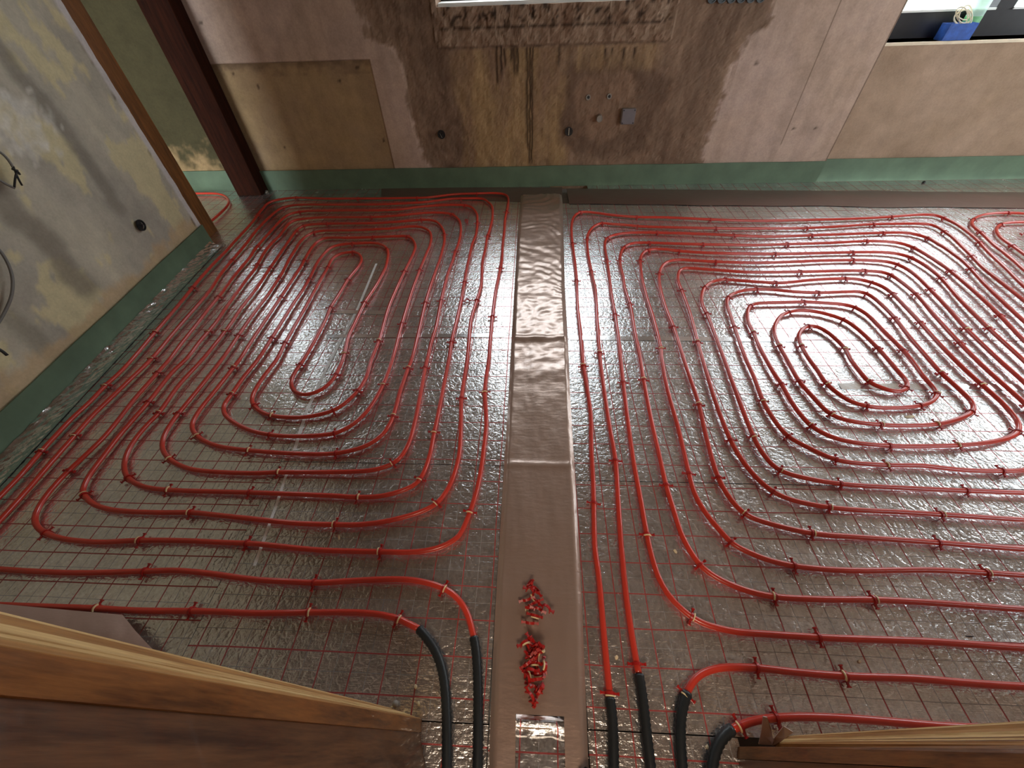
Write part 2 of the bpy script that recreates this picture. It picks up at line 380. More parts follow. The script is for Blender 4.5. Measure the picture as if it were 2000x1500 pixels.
# left wall, slightly out of square
def lx(y): return -2.50+(2.80-y)*.0885
YL1 = 2.80
def tone_left(y, z):
    a = .5+.7*fbm(y, z*.28, 1, 2.2); b_ = .5+.8*fbm(y, z*.6, 5, 4)
    c = mix3(lin((214, 204, 180)), lin((172, 164, 150)), max(0, min(1, a)))
    c = mix3(c, lin((216, 202, 158)), .8*sm(.56, .68, b_))
    c = mix3(c, lin((138, 130, 118)), .8*sm(.07, .02, abs(y-2.28-.03*fbm(z, 0, 2, 3)))*sm(.42, .5, z))
    c = mix3(c, lin((140, 130, 116)), .8*sm(.10, .03, abs(y-1.75-.06*fbm(z, 0, 4, 2)))*sm(.2, .3, z))
    c = mix3(c, lin((146, 138, 122)), .7*sm(.07, .02, abs(y-1.35-.04*fbm(z, 0, 6, 2))))
    d = math.hypot((y-2.08)/.16, (z-.98)/.16)+.5*fbm(y, z, 3, 9)
    c = mix3(c, lin((226, 220, 208)), .9*sm(1.05, .8, d)*(.6+.6*fbm(y, z, 5, 20)))
    c = mix3(c, lin((200, 172, 134)), .8*sm(.24, .19, z+.06*fbm(y, z, 8, 6)))
    e = sm(YL1-.055, YL1-.05, y)
    c = mix3(c, lin((214, 206, 204)), e*.9)
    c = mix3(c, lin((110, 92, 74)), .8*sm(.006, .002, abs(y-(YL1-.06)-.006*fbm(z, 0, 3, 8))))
    return c
ys = axis(-.02, YL1, .018); zl = axis(-.06, 1.5, .018)+[1.7, 2.0, 2.3, 2.6]
m_left = attr_wall('bare left wall', fine=.14)
wall_grid('wall_left', ys, zl, [], lambda y, z: (lx(y)+.006*fbm(y, z, 2, 5), y, z), tone_left, m_left, Vector((-.2, 0, 0)))
tag(obj('wall_right', (lambda bm: (add_box(bm, 5.3, 5.45, -.12, FILL_WIN_S[0], -.06, 2.6), add_box(bm, 5.3, 5.45, FILL_WIN_S[1], 4.2, -.06, 2.6), add_box(bm, 5.3, 5.45, FILL_WIN_S[0], FILL_WIN_S[1], -.06, FILL_WIN_S[2]), add_box(bm, 5.3, 5.45, FILL_WIN_S[0], FILL_WIN_S[1], FILL_WIN_S[3], 2.6), bm)[-1])(bmesh.new()), m_plaster), kind='structure')
tag(obj('wall_front', (lambda bm: (add_box(bm, -2.6, -.42, -.12, .035, -.06, 2.6), add_box(bm, .73, FILL_WIN_F[0], -.12, .035, -.06, 2.6), add_box(bm, FILL_WIN_F[1], 5.3, -.12, .035, -.06, 2.6), add_box(bm, FILL_WIN_F[0], FILL_WIN_F[1], -.12, .035, -.06, FILL_WIN_F[2]), add_box(bm, FILL_WIN_F[0], FILL_WIN_F[1], -.12, .035, FILL_WIN_F[3], 2.6), add_box(bm, -.42, .73, -.12, .035, 2.08, 2.6), bm)[-1])(bmesh.new()), m_plaster), kind='structure')
tag(obj('ceiling', (lambda bm: (add_box(bm, -4.6, 5.5, -.12, 4.3, 2.6, 2.7), add_box(bm, -1.6, 1.5, -3.2, -.12, 2.6, 2.7), bm)[-1])(bmesh.new()), m_ceil), kind='structure')
tag(obj('floor', box(-4.6, 5.5, -3.2, 3.86, -.10, -.035), m_screed), kind='structure')
tag(obj('wall_alcove_side', box(-4.5, -4.4, -.12, 4.2, -.06, 2.6), m_plaster), kind='structure')
tag(obj('wall_hallway', (lambda bm: (add_box(bm, -1.5, -1.4, -3.1, -.12, -.06, 2.6), add_box(bm, 1.3, 1.4, -3.1, -.12, -.06, 2.6), add_box(bm, -1.5, 1.4, -3.2, -3.1, -.06, 2.6), bm)[-1])(bmesh.new()), m_plaster), kind='structure')
tag(obj('ground', box(-80, 80, 4.6, 90, -1.0, -.9), m_ground), kind='structure')

# ------------------------------------------------------------------ windows
def window(n, w, y, mullions, fb, fs, tb=.05, glass=True):
    fr = bmesh.new(); x0, x1, z0, z1 = w
    add_box(fr, x0, x1, y, y+.07, z0, z0+fb); add_box(fr, x0, x1, y, y+.07, z1-tb, z1)
    add_box(fr, x0, x0+fs, y, y+.07, z0+fb, z1-tb); add_box(fr, x1-fs, x1, y, y+.07, z0+fb, z1-tb)
    for mxx, mw in mullions: add_box(fr, mxx-mw/2, mxx+mw/2, y-.005, y+.075, z0+fb, z1-tb)
    o = tag(obj('window_%d' % n, fr, m_frame), kind='structure')
    g = obj('window_pane', box(x0+fs*.6, x1-fs*.6, y+.030, y+.036, z0+fb*.8, z1-tb*.6), m_glass, o)
    return o
w1 = window(1, WIN_R, 4.10, [(3.42, .12)], .15, .035)
obj('glazing_bead', box(WIN_R[0]+.035, 3.36, 4.088, 4.10, 1.086, 1.098), m_white, w1); obj('glazing_bead', box(3.48, WIN_R[1]-.035, 4.088, 4.10, 1.086, 1.098), m_white, w1)
w2 = window(2, (WIN_C[0], WIN_C[1], WIN_C[2]+.02, WIN_C[3]), 4.08, [(.02, .09)], .07, .05)
obj('window_sill', box(WIN_C[0]+.01, WIN_C[1]-.01, 3.87, 4.08, WIN_C[2]-.005, WIN_C[2]+.02), m_white, w2)
w3 = window(3, ADDED_WIN_A, 4.08, [], .07, .05)  # frame and pane of the added alcove window, out of view
fr = bmesh.new()
for q in ((FILL_WIN_S[0], FILL_WIN_S[1], FILL_WIN_S[2], FILL_WIN_S[2]+.07), (FILL_WIN_S[0], FILL_WIN_S[1], FILL_WIN_S[3]-.05, FILL_WIN_S[3]), (FILL_WIN_S[0], FILL_WIN_S[0]+.05, FILL_WIN_S[2], FILL_WIN_S[3]), (FILL_WIN_S[1]-.05, FILL_WIN_S[1], FILL_WIN_S[2], FILL_WIN_S[3]), (2.93, 3.02, FILL_WIN_S[2], FILL_WIN_S[3])): add_box(fr, 5.35, 5.42, *q)
tag(obj('window_5', fr, m_frame), kind='structure')  # frame of the added side opening, out of view
w4 = window(4, FILL_WIN_F, -.11, [(3.1, .1)], .07, .05)  # frame and pane of the added front opening, out of view
sill = tag(obj('window_sill', box(2.56, 4.9, 3.912, 4.10, .921, .94, bev=.002), m_sill), 'pale stone window sill at the right end of the far wall', 'window sill')

# ------------------------------------------------------------------ insulation sheets
xl = lambda y: lx(y)+.012
FO = {'a': foil('foil grid left', .07, .069, weave=.6), 'b': foil('foil grid middle left', .077, .0), 'c': foil('foil grid right', .08, .093), 'd': foil('foil grid far right', .08, .093, tint=(.78, .80, .80), rough=.23)}
XS = fl(600, 800).x                          # seam in the left half
sheets = [
 ('a', [(xl(-.0), .045), (XS, .045), (XS, 2.38), (xl(2.38), 2.38)], 'foil insulation sheet along the left plaster wall, under the outer pipe runs'),
 ('a', [(xl(2.38), 2.385), (XS, 2.385), (XS, 3.84), (-3.9, 3.84), (-3.9, 2.81), (xl(2.8)-.0, 2.81)], 'foil insulation sheet in the far left corner below the dark post'),
 ('b', [(XS+.002, .047), (-.11, .047), (-.11, .86), (XS+.002, .86)], 'foil insulation sheet with scratches and footprints near the left door jamb'),
 ('b', [(XS+.002, .863), (-.108, .863), (-.108, 1.70), (XS+.002, 1.70)], 'foil insulation sheet under the front bends of the left coil'),
 ('b', [(XS+.002, 1.703), (-.105, 1.703), (-.105, 3.83), (XS+.002, 3.83)], 'brightly shining foil sheet under the far bends of the left coil'),
 ('c', [(.165, .047), (5.28, .047), (5.28, .80), (.165, .80)], 'dull scuffed foil sheet along the front, right of the brown strip'),
 ('d', [(.17, .803), (5.28, .803), (5.28, 1.665), (.185, 1.665)], 'foil sheet under the middle of the right coil between its two seams'),
 ('d', [(.185, 1.668), (5.28, 1.668), (5.28, 3.45), (.25, 3.45)], 'brightly shining foil sheet under the far runs of the right coil'),
 ('c', [(.50, 3.452), (5.28, 3.452), (5.28, 3.84), (.50, 3.84)], 'narrow foil sheet left bare between dark film and far wall'),
 ('c', [(-.105, -2.9), (.16, -2.9), (.16, 3.83), (-.105, 3.83)], 'foil sheet below the brown strip, bare at its near end'),
 ('b', [(-.30, -2.9), (-.108, -2.9), (-.108, .044), (-.30, .044)], 'foil sheet in the doorway left of the brown strip'),
 ('c', [(.163, -2.9), (.56, -2.9), (.56, .044), (.163, .044)], 'foil sheet in the doorway right of the brown strip'),
]
for k, pts, lab in sheets:
    tag(obj('insulation_sheet', prism(pts, -.03, 0), FO[k]), lab, 'insulation sheet', 'foil faced insulation sheets on the floor')
def flat_strip(name, P, w, z, th, mat, label, cat, group=None):
    """tape laid along P"""
    L = []; R = []
    for i, p in enumerate(P):
        t = (P[min(i+1, len(P)-1)]-P[max(i-1, 0)]).normalized(); n = Vector((-t.y, t.x, 0))
        L.append(p+n*w/2); R.append(p-n*w/2)
    return tag(obj(name, prism([(q.x, q.y) for q in R]+[(q.x, q.y) for q in L[::-1]], z, z+th), mat), label, cat, group)
G = 'joint tapes on the foil'
flat_strip('joint_tape', [fl(a, b_) for a, b_ in ((575, 880), (600, 800), (640, 715), (700, 600), (735, 515))], .014, .0005, .0008, m_tape, 'white tape running away from the camera through the middle of the left coil', 'tape', G)
flat_strip('joint_tape', [fl(a, b_) for a, b_ in ((497, 1105), (540, 985), (560, 925))], .010, .0005, .0008, m_tape, 'thin pale tape between the front runs of the left coil', 'tape', G)
flat_strip('joint_tape', [fl(a, b_) for a, b_ in ((640, 657), (985, 655))], .03, .0015, .0008, m_tape2, 'pale tape across the right half of the left coil', 'tape', G)
flat_strip('joint_tape', [fl(a, b_) for a, b_ in ((640, 609), (755, 611))], .035, .0015, .0008, m_tape2, 'short tape piece inside the second ring of the left coil', 'tape', G)
flat_strip('joint_tape', [fl(a, b_) for a, b_ in ((1112, 660), (1560, 664))], .035, .0015, .0008, m_tape2, 'pale tape across the right coil left of its centre', 'tape', G)
flat_strip('joint_tape', [fl(a, b_) for a, b_ in ((1640, 755), (2000, 757))], .04, .0015, .0008, m_tape2, 'pale tape crossing the centre end of the right coil', 'tape', G)

# ------------------------------------------------------------------ edge strips
def strip_wall(pts, z1, label, th=.008, z0=.0):
    n = len(pts); L = pts; q = []
    bm = bmesh.new(); rows = []
    def off(i):
        t = (L[min(i+1, n-1)]-L[max(i-1, 0)]).normalized(); return Vector((t.y, -t.x, 0))
    for i, p in enumerate(L):
        o = off(i)*th; wv = .003*nz(p.x*6, p.y*6); top = z1+.004*nz(p.x*2, p.y*2, 3)
        rows.append([bm.verts.new((p.x+o.x*k+wv*o.x*40*(1 if k else 0), p.y+o.y*k, z)) for k, z in ((1, z0), (1, (z0+top)/2), (1, top), (0, top), (0, z0))])
    for a, b_ in zip(rows, rows[1:]):
        for k in range(5): k2 = (k+1) % 5; bm.faces.new((a[k], b_[k], b_[k2], a[k2]))
    bm.faces.new(rows[0][::-1]); bm.faces.new(rows[-1]); bmesh.ops.recalc_face_normals(bm, faces=bm.faces)
    return tag(obj('edge_strip', bm, m_green), label, 'edge insulation strip', 'green edge strips at the foot of the walls')
def seg(a, b_, n=40): a = Vector((*a, 0)); b_ = Vector((*b_, 0)); return [a.lerp(b_, i/n) for i in range(n+1)]
strip_wall(seg((-2.535, 3.838), (2.535, 3.838), 60), .172, 'green foam edge strip at the foot of the far wall, post to wall step', z0=.0005)
strip_wall(seg((2.552, 3.91), (5.28, 3.91)), .165, 'green foam edge strip below the right window, right of the wall step', z0=-.034)
strip_wall(seg((-3.9, 3.85), (-2.77, 3.85), 12), .175, 'green foam edge strip at the foot of the olive wall left of the dark post', z0=.0005)
strip_wall([Vector((lx(y)+.013, y, 0)) for y in [.06+(2.79-.06)*i/40 for i in range(41)]], .150, 'green foam edge strip along the foot of the left plaster wall', z0=.0005)
# crumpled foil turned up along the left strip
bm = bmesh.new(); rows = []
N = 150
for i in range(N+1):
    y = .06+(2.76-.06)*i/N; row = []
    for k in range(9):
        u = k/8; x = lx(y)+.024+.085*u; z = .030*(1-u)**2+.003
        n_ = Vector((.3, 0, 1)) * (.005*nz(y, u*2, 4, 16)+.004*nz(y, u*1.5, 9, 34))*(1-.6*u)
        row.append(bm.verts.new((x+n_.x, y, max(z+n_.z, .002))))
    rows.append(row)
for a, b_ in zip(rows, rows[1:]):
    for k in range(8): bm.faces.new((a[k], a[k+1], b_[k+1], b_[k]))
m_crum = simple('crumpled foil', (.85, .85, .84), .2, metal=1, nscale=60, namt=.1, bmp=.004)
o = tag(obj('foil_flap', bm, m_crum), 'crumpled silver foil edge turned up against the left green strip', 'foil flap')

# ------------------------------------------------------------------ brown film strip over the expansion joint
LE = [fl(a, b_) for a, b_ in ((1018, 378), (1010, 470), (1005, 560), (998, 680), (993, 780), (985, 900), (976, 1050), (968, 1180), (961, 1320), (957, 1440), (955, 1520))]
RE = [fl(a, b_) for a, b_ in ((1099, 399), (1101, 470), (1103, 560), (1110, 680), (1114, 780), (1121, 900), (1130, 1050), (1137, 1180), (1142, 1320), (1147, 1440), (1150, 1520))]
Li = [(p.y, p.x) for p in LE]; Ri = [(p.y, p.x) for p in RE]
hole = [fl(a, b_) for a, b_ in ((1004, 1500), (1008, 1392), (1100, 1390), (1108, 1500))]
hx0, hx1, hy = hole[1].x, hole[2].x, hole[1].y
def strip_mesh():
    bm = bmesh.new(); rows = []; NX = 34
    ys_ = []; y = -.35
    while y < 3.62: ys_.append(y); y += .012
    for y in ys_:
        a, b_ = interp(Li, y), interp(Ri, y); row = []
        for k in range(NX+1):
            u = k/NX; x = a+(b_-a)*u
            prof = .012*sm(0, .07, u)*sm(1, .93, u)
            big = math.sin((y*1.0+.35*(u-.5)*math.sin(y*3)+.03*math.sin(u*5+y*7))*(62)+7*nz(x, y, 1, 5))
            amp = .0030*sm(1.35, 1.9, y)*(.35+.9*abs(nz(u*1.2, y, 5, 2.2)))
            wr = amp*big + .006*fbm(x*.7, y, 2, 6)*sm(.9, 1.6, y) + .0035*fbm(x*1.6, y*.5, 7, 5)
            wr += .007*abs(nz(x, y*.35, 4, 26))*(sm(.16, .03, u)+sm(.84, .97, u))*(.4+.6*abs(nz(0, y, 3, 3)))
            gx = (y-1.66); wr += .010*math.exp(-(gx/.018)**2)*(.7+.6*nz(x, y, 2, 12)) if abs(gx) < .1 else 0
            gx = (y-.86); wr += .005*math.exp(-(gx/.01)**2) if abs(gx) < .1 else 0
            row.append(bm.verts.new((x, y, .004+prof+wr*sm(0, .06, u)*sm(1, .94, u))))
        rows.append(row)
    for i in range(len(rows)-1):
        for k in range(NX):
            c = (rows[i][k].co+rows[i+1][k+1].co)/2
            if c.y < hy and hx0 < c.x < hx1: continue
            bm.faces.new((rows[i][k], rows[i][k+1], rows[i+1][k+1], rows[i+1][k]))
    bmesh.ops.delete(bm, geom=[v for v in bm.verts if not v.link_faces], context='VERTS')
    return bm
st = tag(obj('film_strip', strip_mesh(), m_film, smooth=True), 'wrinkled brown plastic film strip running between the two pipe coils', 'film strip')
# clear end of the strip, its folded glossy lip
bm = bmesh.new(); rows = []
for i in range(40):
    y = hy-.004-.345*i/39; row = []
    for k in range(13):
        u = k/12; x = hx0+.001+(hx1-hx0-.002)*u
        lip = .024*math.exp(-((y-hy+.022+.02*max(0, u-.75))/.013)**2)
        row.append(bm.verts.new((x, y, .012+lip+.002*nz(x, y, 1, 25)-.004*sm(0, .1, hy-y))))
    rows.append(row)
for a, b_ in zip(rows, rows[1:]):
    for k in range(12): bm.faces.new((a[k], a[k+1], b_[k+1], b_[k]))
tag(obj('clear_film', bm, m_clear, smooth=True), 'clear plastic film with a shiny fold at the near end of the brown strip', 'plastic film')
def film_patch(name, pts, z, label, mat, cat='plastic film', nx=60, ny=10, amp=.004, edge=0.):
    """pts: four corners a b c d (a-b near edge, d-c far edge)"""
    a, b_, c, d = pts; bm = bmesh.new(); rows = []
    for j in range(ny+1):
        v = j/ny; row = []
        for i in range(nx+1):
            u = i/nx; p = a.lerp(b_, u).lerp(d.lerp(c, u), v)
            wig = edge*nz(u*9, v, 5)*(1 if j in (0, ny) else 0)
            row.append(bm.verts.new((p.x, p.y+wig, z+amp*(1+fbm(p.x, p.y, 3, 6)) * (math.sin(math.pi*max(.02, min(.98, v))) ** .5))))
        rows.append(row)
    for r1, r2 in zip(rows, rows[1:]):
        for i in range(nx): bm.faces.new((r1[i], r1[i+1], r2[i+1], r2[i]))
    return tag(obj(name, bm, mat, smooth=True), label, cat)
film_patch('dark_film', [fl(1112, 399), fl(2150, 409), fl(2150, 378), fl(1106, 369)], .003, 'long dark brown film lying in front of the far wall, right of the strip', m_filmd, edge=.02)
film_patch('dark_film', [fl(745, 384), fl(1098, 398), fl(1098, 366), fl(745, 367)], .0012, 'dark film under the far end of the brown strip, beside the long film', m_filmd, amp=.001)
film_patch('film_scrap', [fl(-60, 1300), fl(330, 1290), fl(255, 1206), fl(-60, 1178)], .034, 'pale brown film scrap on the foil behind the left door jamb', m_scrap, nx=30, amp=.006)

# ------------------------------------------------------------------ pipes
ZP = .0175; RP = .0097
def P(s): 
    return [fl(float(a), float(b_), ZP) for a, b_ in (q.split(',') for q in s.split())]
VR = Vector((-.125, -.992, 0))              # the side runs of the right coils leave the frame in this direction
def corner(p, q, v=None):
    """smooth turn outside the frame: p = last two points of a run, q = first two points of the next"""
    a, b_ = p[-2], p[-1]; c, d = q[0], q[1]
    t1 = (b_-a).normalized(); t2 = (c-d).normalized()
    if abs(t1.x) > .95: t1 = Vector((math.copysign(1, t1.x), 0, 0))
    if abs(t2.x) > .95: t2 = Vector((math.copysign(1, t2.x), 0, 0))
    if v is not None and abs(t1.x) < .9: t1 = v
    if v is not None and abs(t2.x) < .9: t2 = v
    den = t1.x*t2.y-t1.y*t2.x
    s = ((c.x-b_.x)*t2.y-(c.y-b_.y)*t2.x)/den
    X = b_+t1*s
    r = min(.22, (X-b_).length*.6, (X-c).length*.6)
    A = X-t1*r; C = X-t2*r
    return [b_.lerp(A, i/4) for i in range(1, 5)]+[A*((1-t)**2)+X*(2*t*(1-t))+C*(t*t) for t in (.25, .5, .75)]+[C.lerp(c, i/4) for i in range(0, 4)]
# left coil (photo traces put down on the floor)
TOPS = {
1:'993,390 990,382 980,378 960,377 930,378 900,379 880,380.5 860,383 830,386 800,386.5 740,387.5 700,388 640,388 575,386 555,388 535,392 522,398 514,407 506,416 496,430 480,448 460,469 440,492',
2:'962,415 961,403 955,396 945,388.5 930,387 880,388.5 860,391 830,395 780,397.5 740,399 700,399.5 640,400 600,399.5 570,401 550,406 535,416 522,428 510,440 496,456 480,477 460,500',
3:'932,430 932,420 928,412 920,404 910,401.5 900,400.5 860,401 820,404 780,409 740,410.5 700,411 640,411.5 600,412 585,413.5 565,418 553,426 540,439 525,456 510,473 495,491',
4:'899,460 900,445 898,432 890,423 880,417.5 860,415.5 830,416 780,421 740,423.5 700,424 640,424.5 610,426 580,429.5 568,434 558,444 546,460 530,475 516,493',
5:'867,475 868,460 866,450 860,440 852,433 840,430 820,430 780,433 740,435.5 700,436 640,437 610,438.5 594,441 585,445 577,453 570,462 555,483 540,505',
6:'840,478 842,462 839,452 830,446 820,443 800,442.5 770,446 740,448 700,449.5 640,450 625,451 612,454 598,461 585,474 576,489 564,508',
7:'811,483 810,475 804,466 795,461.5 780,461.5 730,463.5 680,464.5 640,464 628,467 616,475 605,489 597,503 590,517',
8:'758,495 756,487 750,480 740,476 725,474.5 700,475.5 670,477.5 650,482 640,489 630,499 620,512',
9:'706,507 704,500 698,494 688,492.5 668,495 656,500 646,510'}
LEFTS = {
1:'430,502 410,523 390,545 380,557 342,603 302,650 260,700 235,727 207,752 175,785 140,817 107,852 80,882 37,932 0,970',
2:'445,517 428,539 413,563 400,580 380,603 340,648 297,699 250,745 212,782 180,813 147,850 105,897 50,960 0,1015',
3:'490,500 470,523 450,548 430,576 410,600 387,630 350,676 332,700 309,726 262,780 230,822 207,850 175,882 137,917 112,942 87,972 72,997 67,1015 75,1032 90,1042 112,1050 150,1056 200,1059 265,1056 350,1056 425,1059 500,1062',
4:'508,507 498,525 480,548 460,575 440,602 421,630 390,667 365,700 337,727 290,785 237,845 212,877 175,927 165,947 161,960 170,974 187,987 225,997 300,1001 375,1001 425,1006 500,1014',
5:'523,530 500,565 485,584 465,610 452,630 425,665 397,700 350,752 310,807 287,830 262,860 247,887 242,910 247,930 262,943 287,952 327,957 400,960 482,962 550,964 650,968 695,971',
6:'550,535 540,550 525,573 500,606 483,630 458,667 435,700 387,760 350,805 335,825 320,852 317,875 327,893 345,906 375,917 425,922 497,924 542,922',
7:'580,533 565,555 550,578 535,600 515,630 492,665 470,700 457,717 425,757 390,800 375,827 377,842 390,856 425,871 487,880 575,886',
8:'605,542 590,568 575,590 555,622 531,660 505,700 475,737 452,770 437,792 440,811 462,828 487,840 525,849 575,852',
9:'640,523 620,557 595,602 557,670 542,700 512,740 495,768 492,785 505,801 525,810 550,814 600,814'}
RIGHTS = {   # from the top corner of each ring down its right side to the bottom
1:'991.5,402 990,410 986,430 985,450 982,475 980,510 977,525 968,570 962,617 957,670 955,700 947,762 950,825 945,875 939,920 930,962 917,1002 900,1042 890,1053 860,1069 815,1078 746,1078 620,1074',
2:'961,430 956,450 951,465 947,490 942,512 940,555 932,585 920,625 915,675 912,705 905,750 901,782 900,837 897,887 885,932 870,962 850,985 812,1003 750,1019 700,1025 655,1025 575,1022',
3:'932,440 929,460 922,478 916,505 912,522 907,550 900,590 891,630 882,667 877,700 867,750 855,812 847,850 840,887 827,925 810,947 775,962 737,970',
4:'894,480 889,492 884,510 875,533 862,585 852,637 842,670 835,700 831,715 820,775 810,825 800,862 785,890 765,907 725,919 650,922',
5:'863,493 858,510 850,532 832,587 817,650 805,700 797,720 782,762 767,815 750,845 725,865 700,876 650,886',
6:'834,493 827,510 820,527 805,567 785,632 767,700 750,747 725,792 700,820 675,837 650,847',
7:'807,495 800,510 790,530 765,585 755,612 740,665 725,703 715,737 700,762 675,787 650,802',
8:'756,510 752,525 735,557 712,592 692,632 680,657 670,700 662,720 650,742 630,760 605,770 585,770 572,761 569,745 577,725 590,707',
9:'620,655 637,622 645,602 662,575 680,545 700,520'}
PT = {k: P(v) for k, v in TOPS.items()}; PL = {k: P(v) for k, v in LEFTS.items()}; PR = {k: P(v) for k, v in RIGHTS.items()}
def rev(a): return a[::-1]
P_TOP = P('0,1112 60,1116 150,1119 275,1116 340,1114 400,1119 500,1132.5 560,1136 620,1138.5 695,1134 770,1131 815,1134 860,1146 887,1162 908,1188 919,1218 926,1248')
P_BOT = P('60,1184 120,1186 180,1188 270,1192.5 390,1193.5 500,1197.6 602,1196.5 710,1197 770,1206 795,1217 818,1228')
# one pipe: in along ring 1,3,5,7,9 - reversing loop - out along 8,6,4,2
path_left = []
seq = rev(P_BOT)+corner(rev(P_BOT), rev(PL[1]))+rev(PL[1])+rev(PT[1])+PR[1]+rev(PL[3])+rev(PT[3])+PR[3]+rev(PL[5])+rev(PT[5])+PR[5]+rev(PL[7])+rev(PT[7])+PR[7]+rev(PL[9])+rev(PT[9])+rev(PR[9])
seq += rev(PR[8])+PT[8]+PL[8]+rev(PR[6])+PT[6]+PL[6]+rev(PR[4])+PT[4]+PL[4]+rev(PR[2])+PT[2]+PL[2]
seq += corner(PL[2], P_TOP)+P_TOP
def clean(L, d=.012):
    out = [L[0]]
    for p in L[1:]:
        if (p-out[-1]).length > d: out.append(p)
    return out
def pipe(seq, label, sleeves, cat='pipe', group='red underfloor heating pipes'):
    C = resample(clean(seq), .012)
    for i, p in enumerate(C): p.z = ZP+.0012*math.sin(i*.09)
    o = obj('heating_pipe', tube(C, RP, 10), m_pipe, smooth=True); tag(o, label, cat, group)
    for pts in sleeves:
        Q = resample(pts, .0032); n = len(Q)
        for i, q in enumerate(Q): q.z = max(q.z, .0195)
        s = obj('protective_sleeve', tube(Q, .0135, 14, lambda i: .0148 if i % 2 else .0128), m_sleeve, o, smooth=True)
        s['label'] = 'black corrugated sleeve over the pipe end'
    return C
def SL(s):
    Q = P(s); t = (Q[-1]-Q[-2]).normalized(); return Q+[Q[-1]+t*.3, Q[-1]+t*.6]
C1 = pipe(seq, 'red heating pipe of the left coil with two black sleeved ends', [SL('818,1228 826,1236 848,1266 863,1305 870,1350 873,1425 873,1500'), SL('925,1244 929,1262 933,1320 934,1410 933,1500')])
# right coil
RT_ = {
1:'1166,1100 1162,1075 1160,1010 1159,950 1155,875 1154,812 1147,762 1139,712 1132.5,642 1128,600 1125.5,540 1123,515 1120,490 1118,475 1116.5,460 1116,445 1118,430 1123,421 1133,414.5 1145,414 1160,415 1190,419 1220,422 1250,424 1300,425 1387,428.5 1475,431 1575,430 1650,427.5 1700,425.5 1745,423 1787,420 1812,419.5 1832,422 1850,429 1870,439 1890,453 1910,470 1925,487 1945,507 1965,526 1980,541 2000,560',
2:'1217,1100 1214,1075 1207,975 1202,900 1190,830 1180,762 1172,700 1166,625 1162.5,565 1157,540 1154,525 1149,500 1147,480 1146.5,468 1148,458 1153,449 1162,441 1176,435.5 1190,437 1220,439 1250,442 1300,444 1400,446 1500,446 1575,445.5 1650,441.5 1705,437.5 1775,436.5 1800,437 1820,439.5 1835,446 1845,453 1860,464 1880,483 1898,500 1915,518 1937,537 1962,557 2000,588',
3:'1270,1075 1262,1037 1250,970 1237,900 1225,812 1217,745 1212,700 1207,655 1201,615 1194,575 1190,540 1185,505 1182,490 1181,478 1183,469 1189,463.5 1200,459 1220,455.5 1250,454 1285,454.5 1350,456.5 1432,460 1500,462 1585,459.5 1650,457.5 1725,454.5 1762,454 1787,457 1813,465 1830,475 1845,484 1860,495 1880,510 1895,525 1925,557 1962,592 2000,627',
4:'1347,1075 1330,1042 1315,995 1300,945 1287,887 1272,820 1257,742 1250,700 1240,650 1231,597 1220,562 1217,540 1214,530 1211,515 1211,500 1215,488 1221,482 1228,477.5 1240,474.5 1270,474 1300,475 1375,477.5 1475,479 1540,476.5 1625,474 1695,471 1737,472.5 1762,476 1785,484 1812,499 1837,515 1855,528 1900,567 1950,614 2000,665',
5:'1430,1062 1405,1035 1380,1005 1357,965 1345,922 1325,837 1302,755 1292,700 1290,677 1275,617 1265,587 1254,545 1251,520 1250,508 1253,498 1260,491 1268,488 1280,486.5 1300,487 1325,490 1400,494.5 1512,496 1600,494 1665,492.5 1725,493 1755,496.5 1780,504 1812,522 1840,545 1875,585 1930,641 2000,705',
6:'1455,1004 1425,972 1402,930 1380,855 1364,787 1350,745 1340,717 1330,685 1316,640 1300,600 1290,565 1287,540 1292,522 1305,511 1325,507.5 1362,509 1400,511 1475,513.5 1550,511.5 1600,509 1670,507.5 1712,509 1737,512 1755,517.5 1775,528 1795,544 1817,566 1850,600 1885,639 1945,697 2000,747',
7:'1475,930 1447,895 1427,860 1405,807 1390,762 1375,712 1362,665 1347,610 1332,570 1324,548 1325,534 1330,526 1340,523.5 1362,524.5 1400,527 1462,531.5 1567,531 1650,528.5 1695,529 1725,531.5 1742,538 1762,552 1790,576 1825,617 1872,667 1905,700 1937,730 2000,787',
8:'1487,882 1470,850 1450,800 1430,745 1415,703 1395,650 1382,617 1373,600 1370,585 1372,570 1378,560 1387,552 1402,547 1420,546 1475,550 1525,552.5 1587,547 1650,544 1680,546 1705,552 1725,560 1745,575 1770,601 1795,628 1837,675 1885,722 1919,752',
9:'1537,850 1507,812 1490,782 1472,735 1455,697 1435,642 1427,617 1420,597 1421,583 1430,574.5 1450,567.5 1480,565 1512,566 1550,570 1600,572 1650,570 1677,569.5 1695,574 1717,590 1747,620 1775,657 1805,692 1837,728 1862,750 1887,773',
10:'1550,792 1525,749 1507,722 1482,675 1472,650 1462,630 1460,612 1464,599 1472,594 1485,592 1530,591 1570,590 1612,592 1650,595 1672,601 1695,615 1725,645 1765,686 1787,713 1800,732 1818,752',
11:'1592,780 1560,743 1540,707 1522,675 1515,660 1512,645 1515,632 1525,617 1540,610 1562,606.5 1600,610 1647,624 1675,642 1712,677 1735,703 1755,727',
12:'1635,767 1612,747 1595,722 1580,702 1567,680 1561,665 1560,655 1566,644 1582,636 1602,640 1625,655 1650,680 1662,703 1680,727 1697,746'}
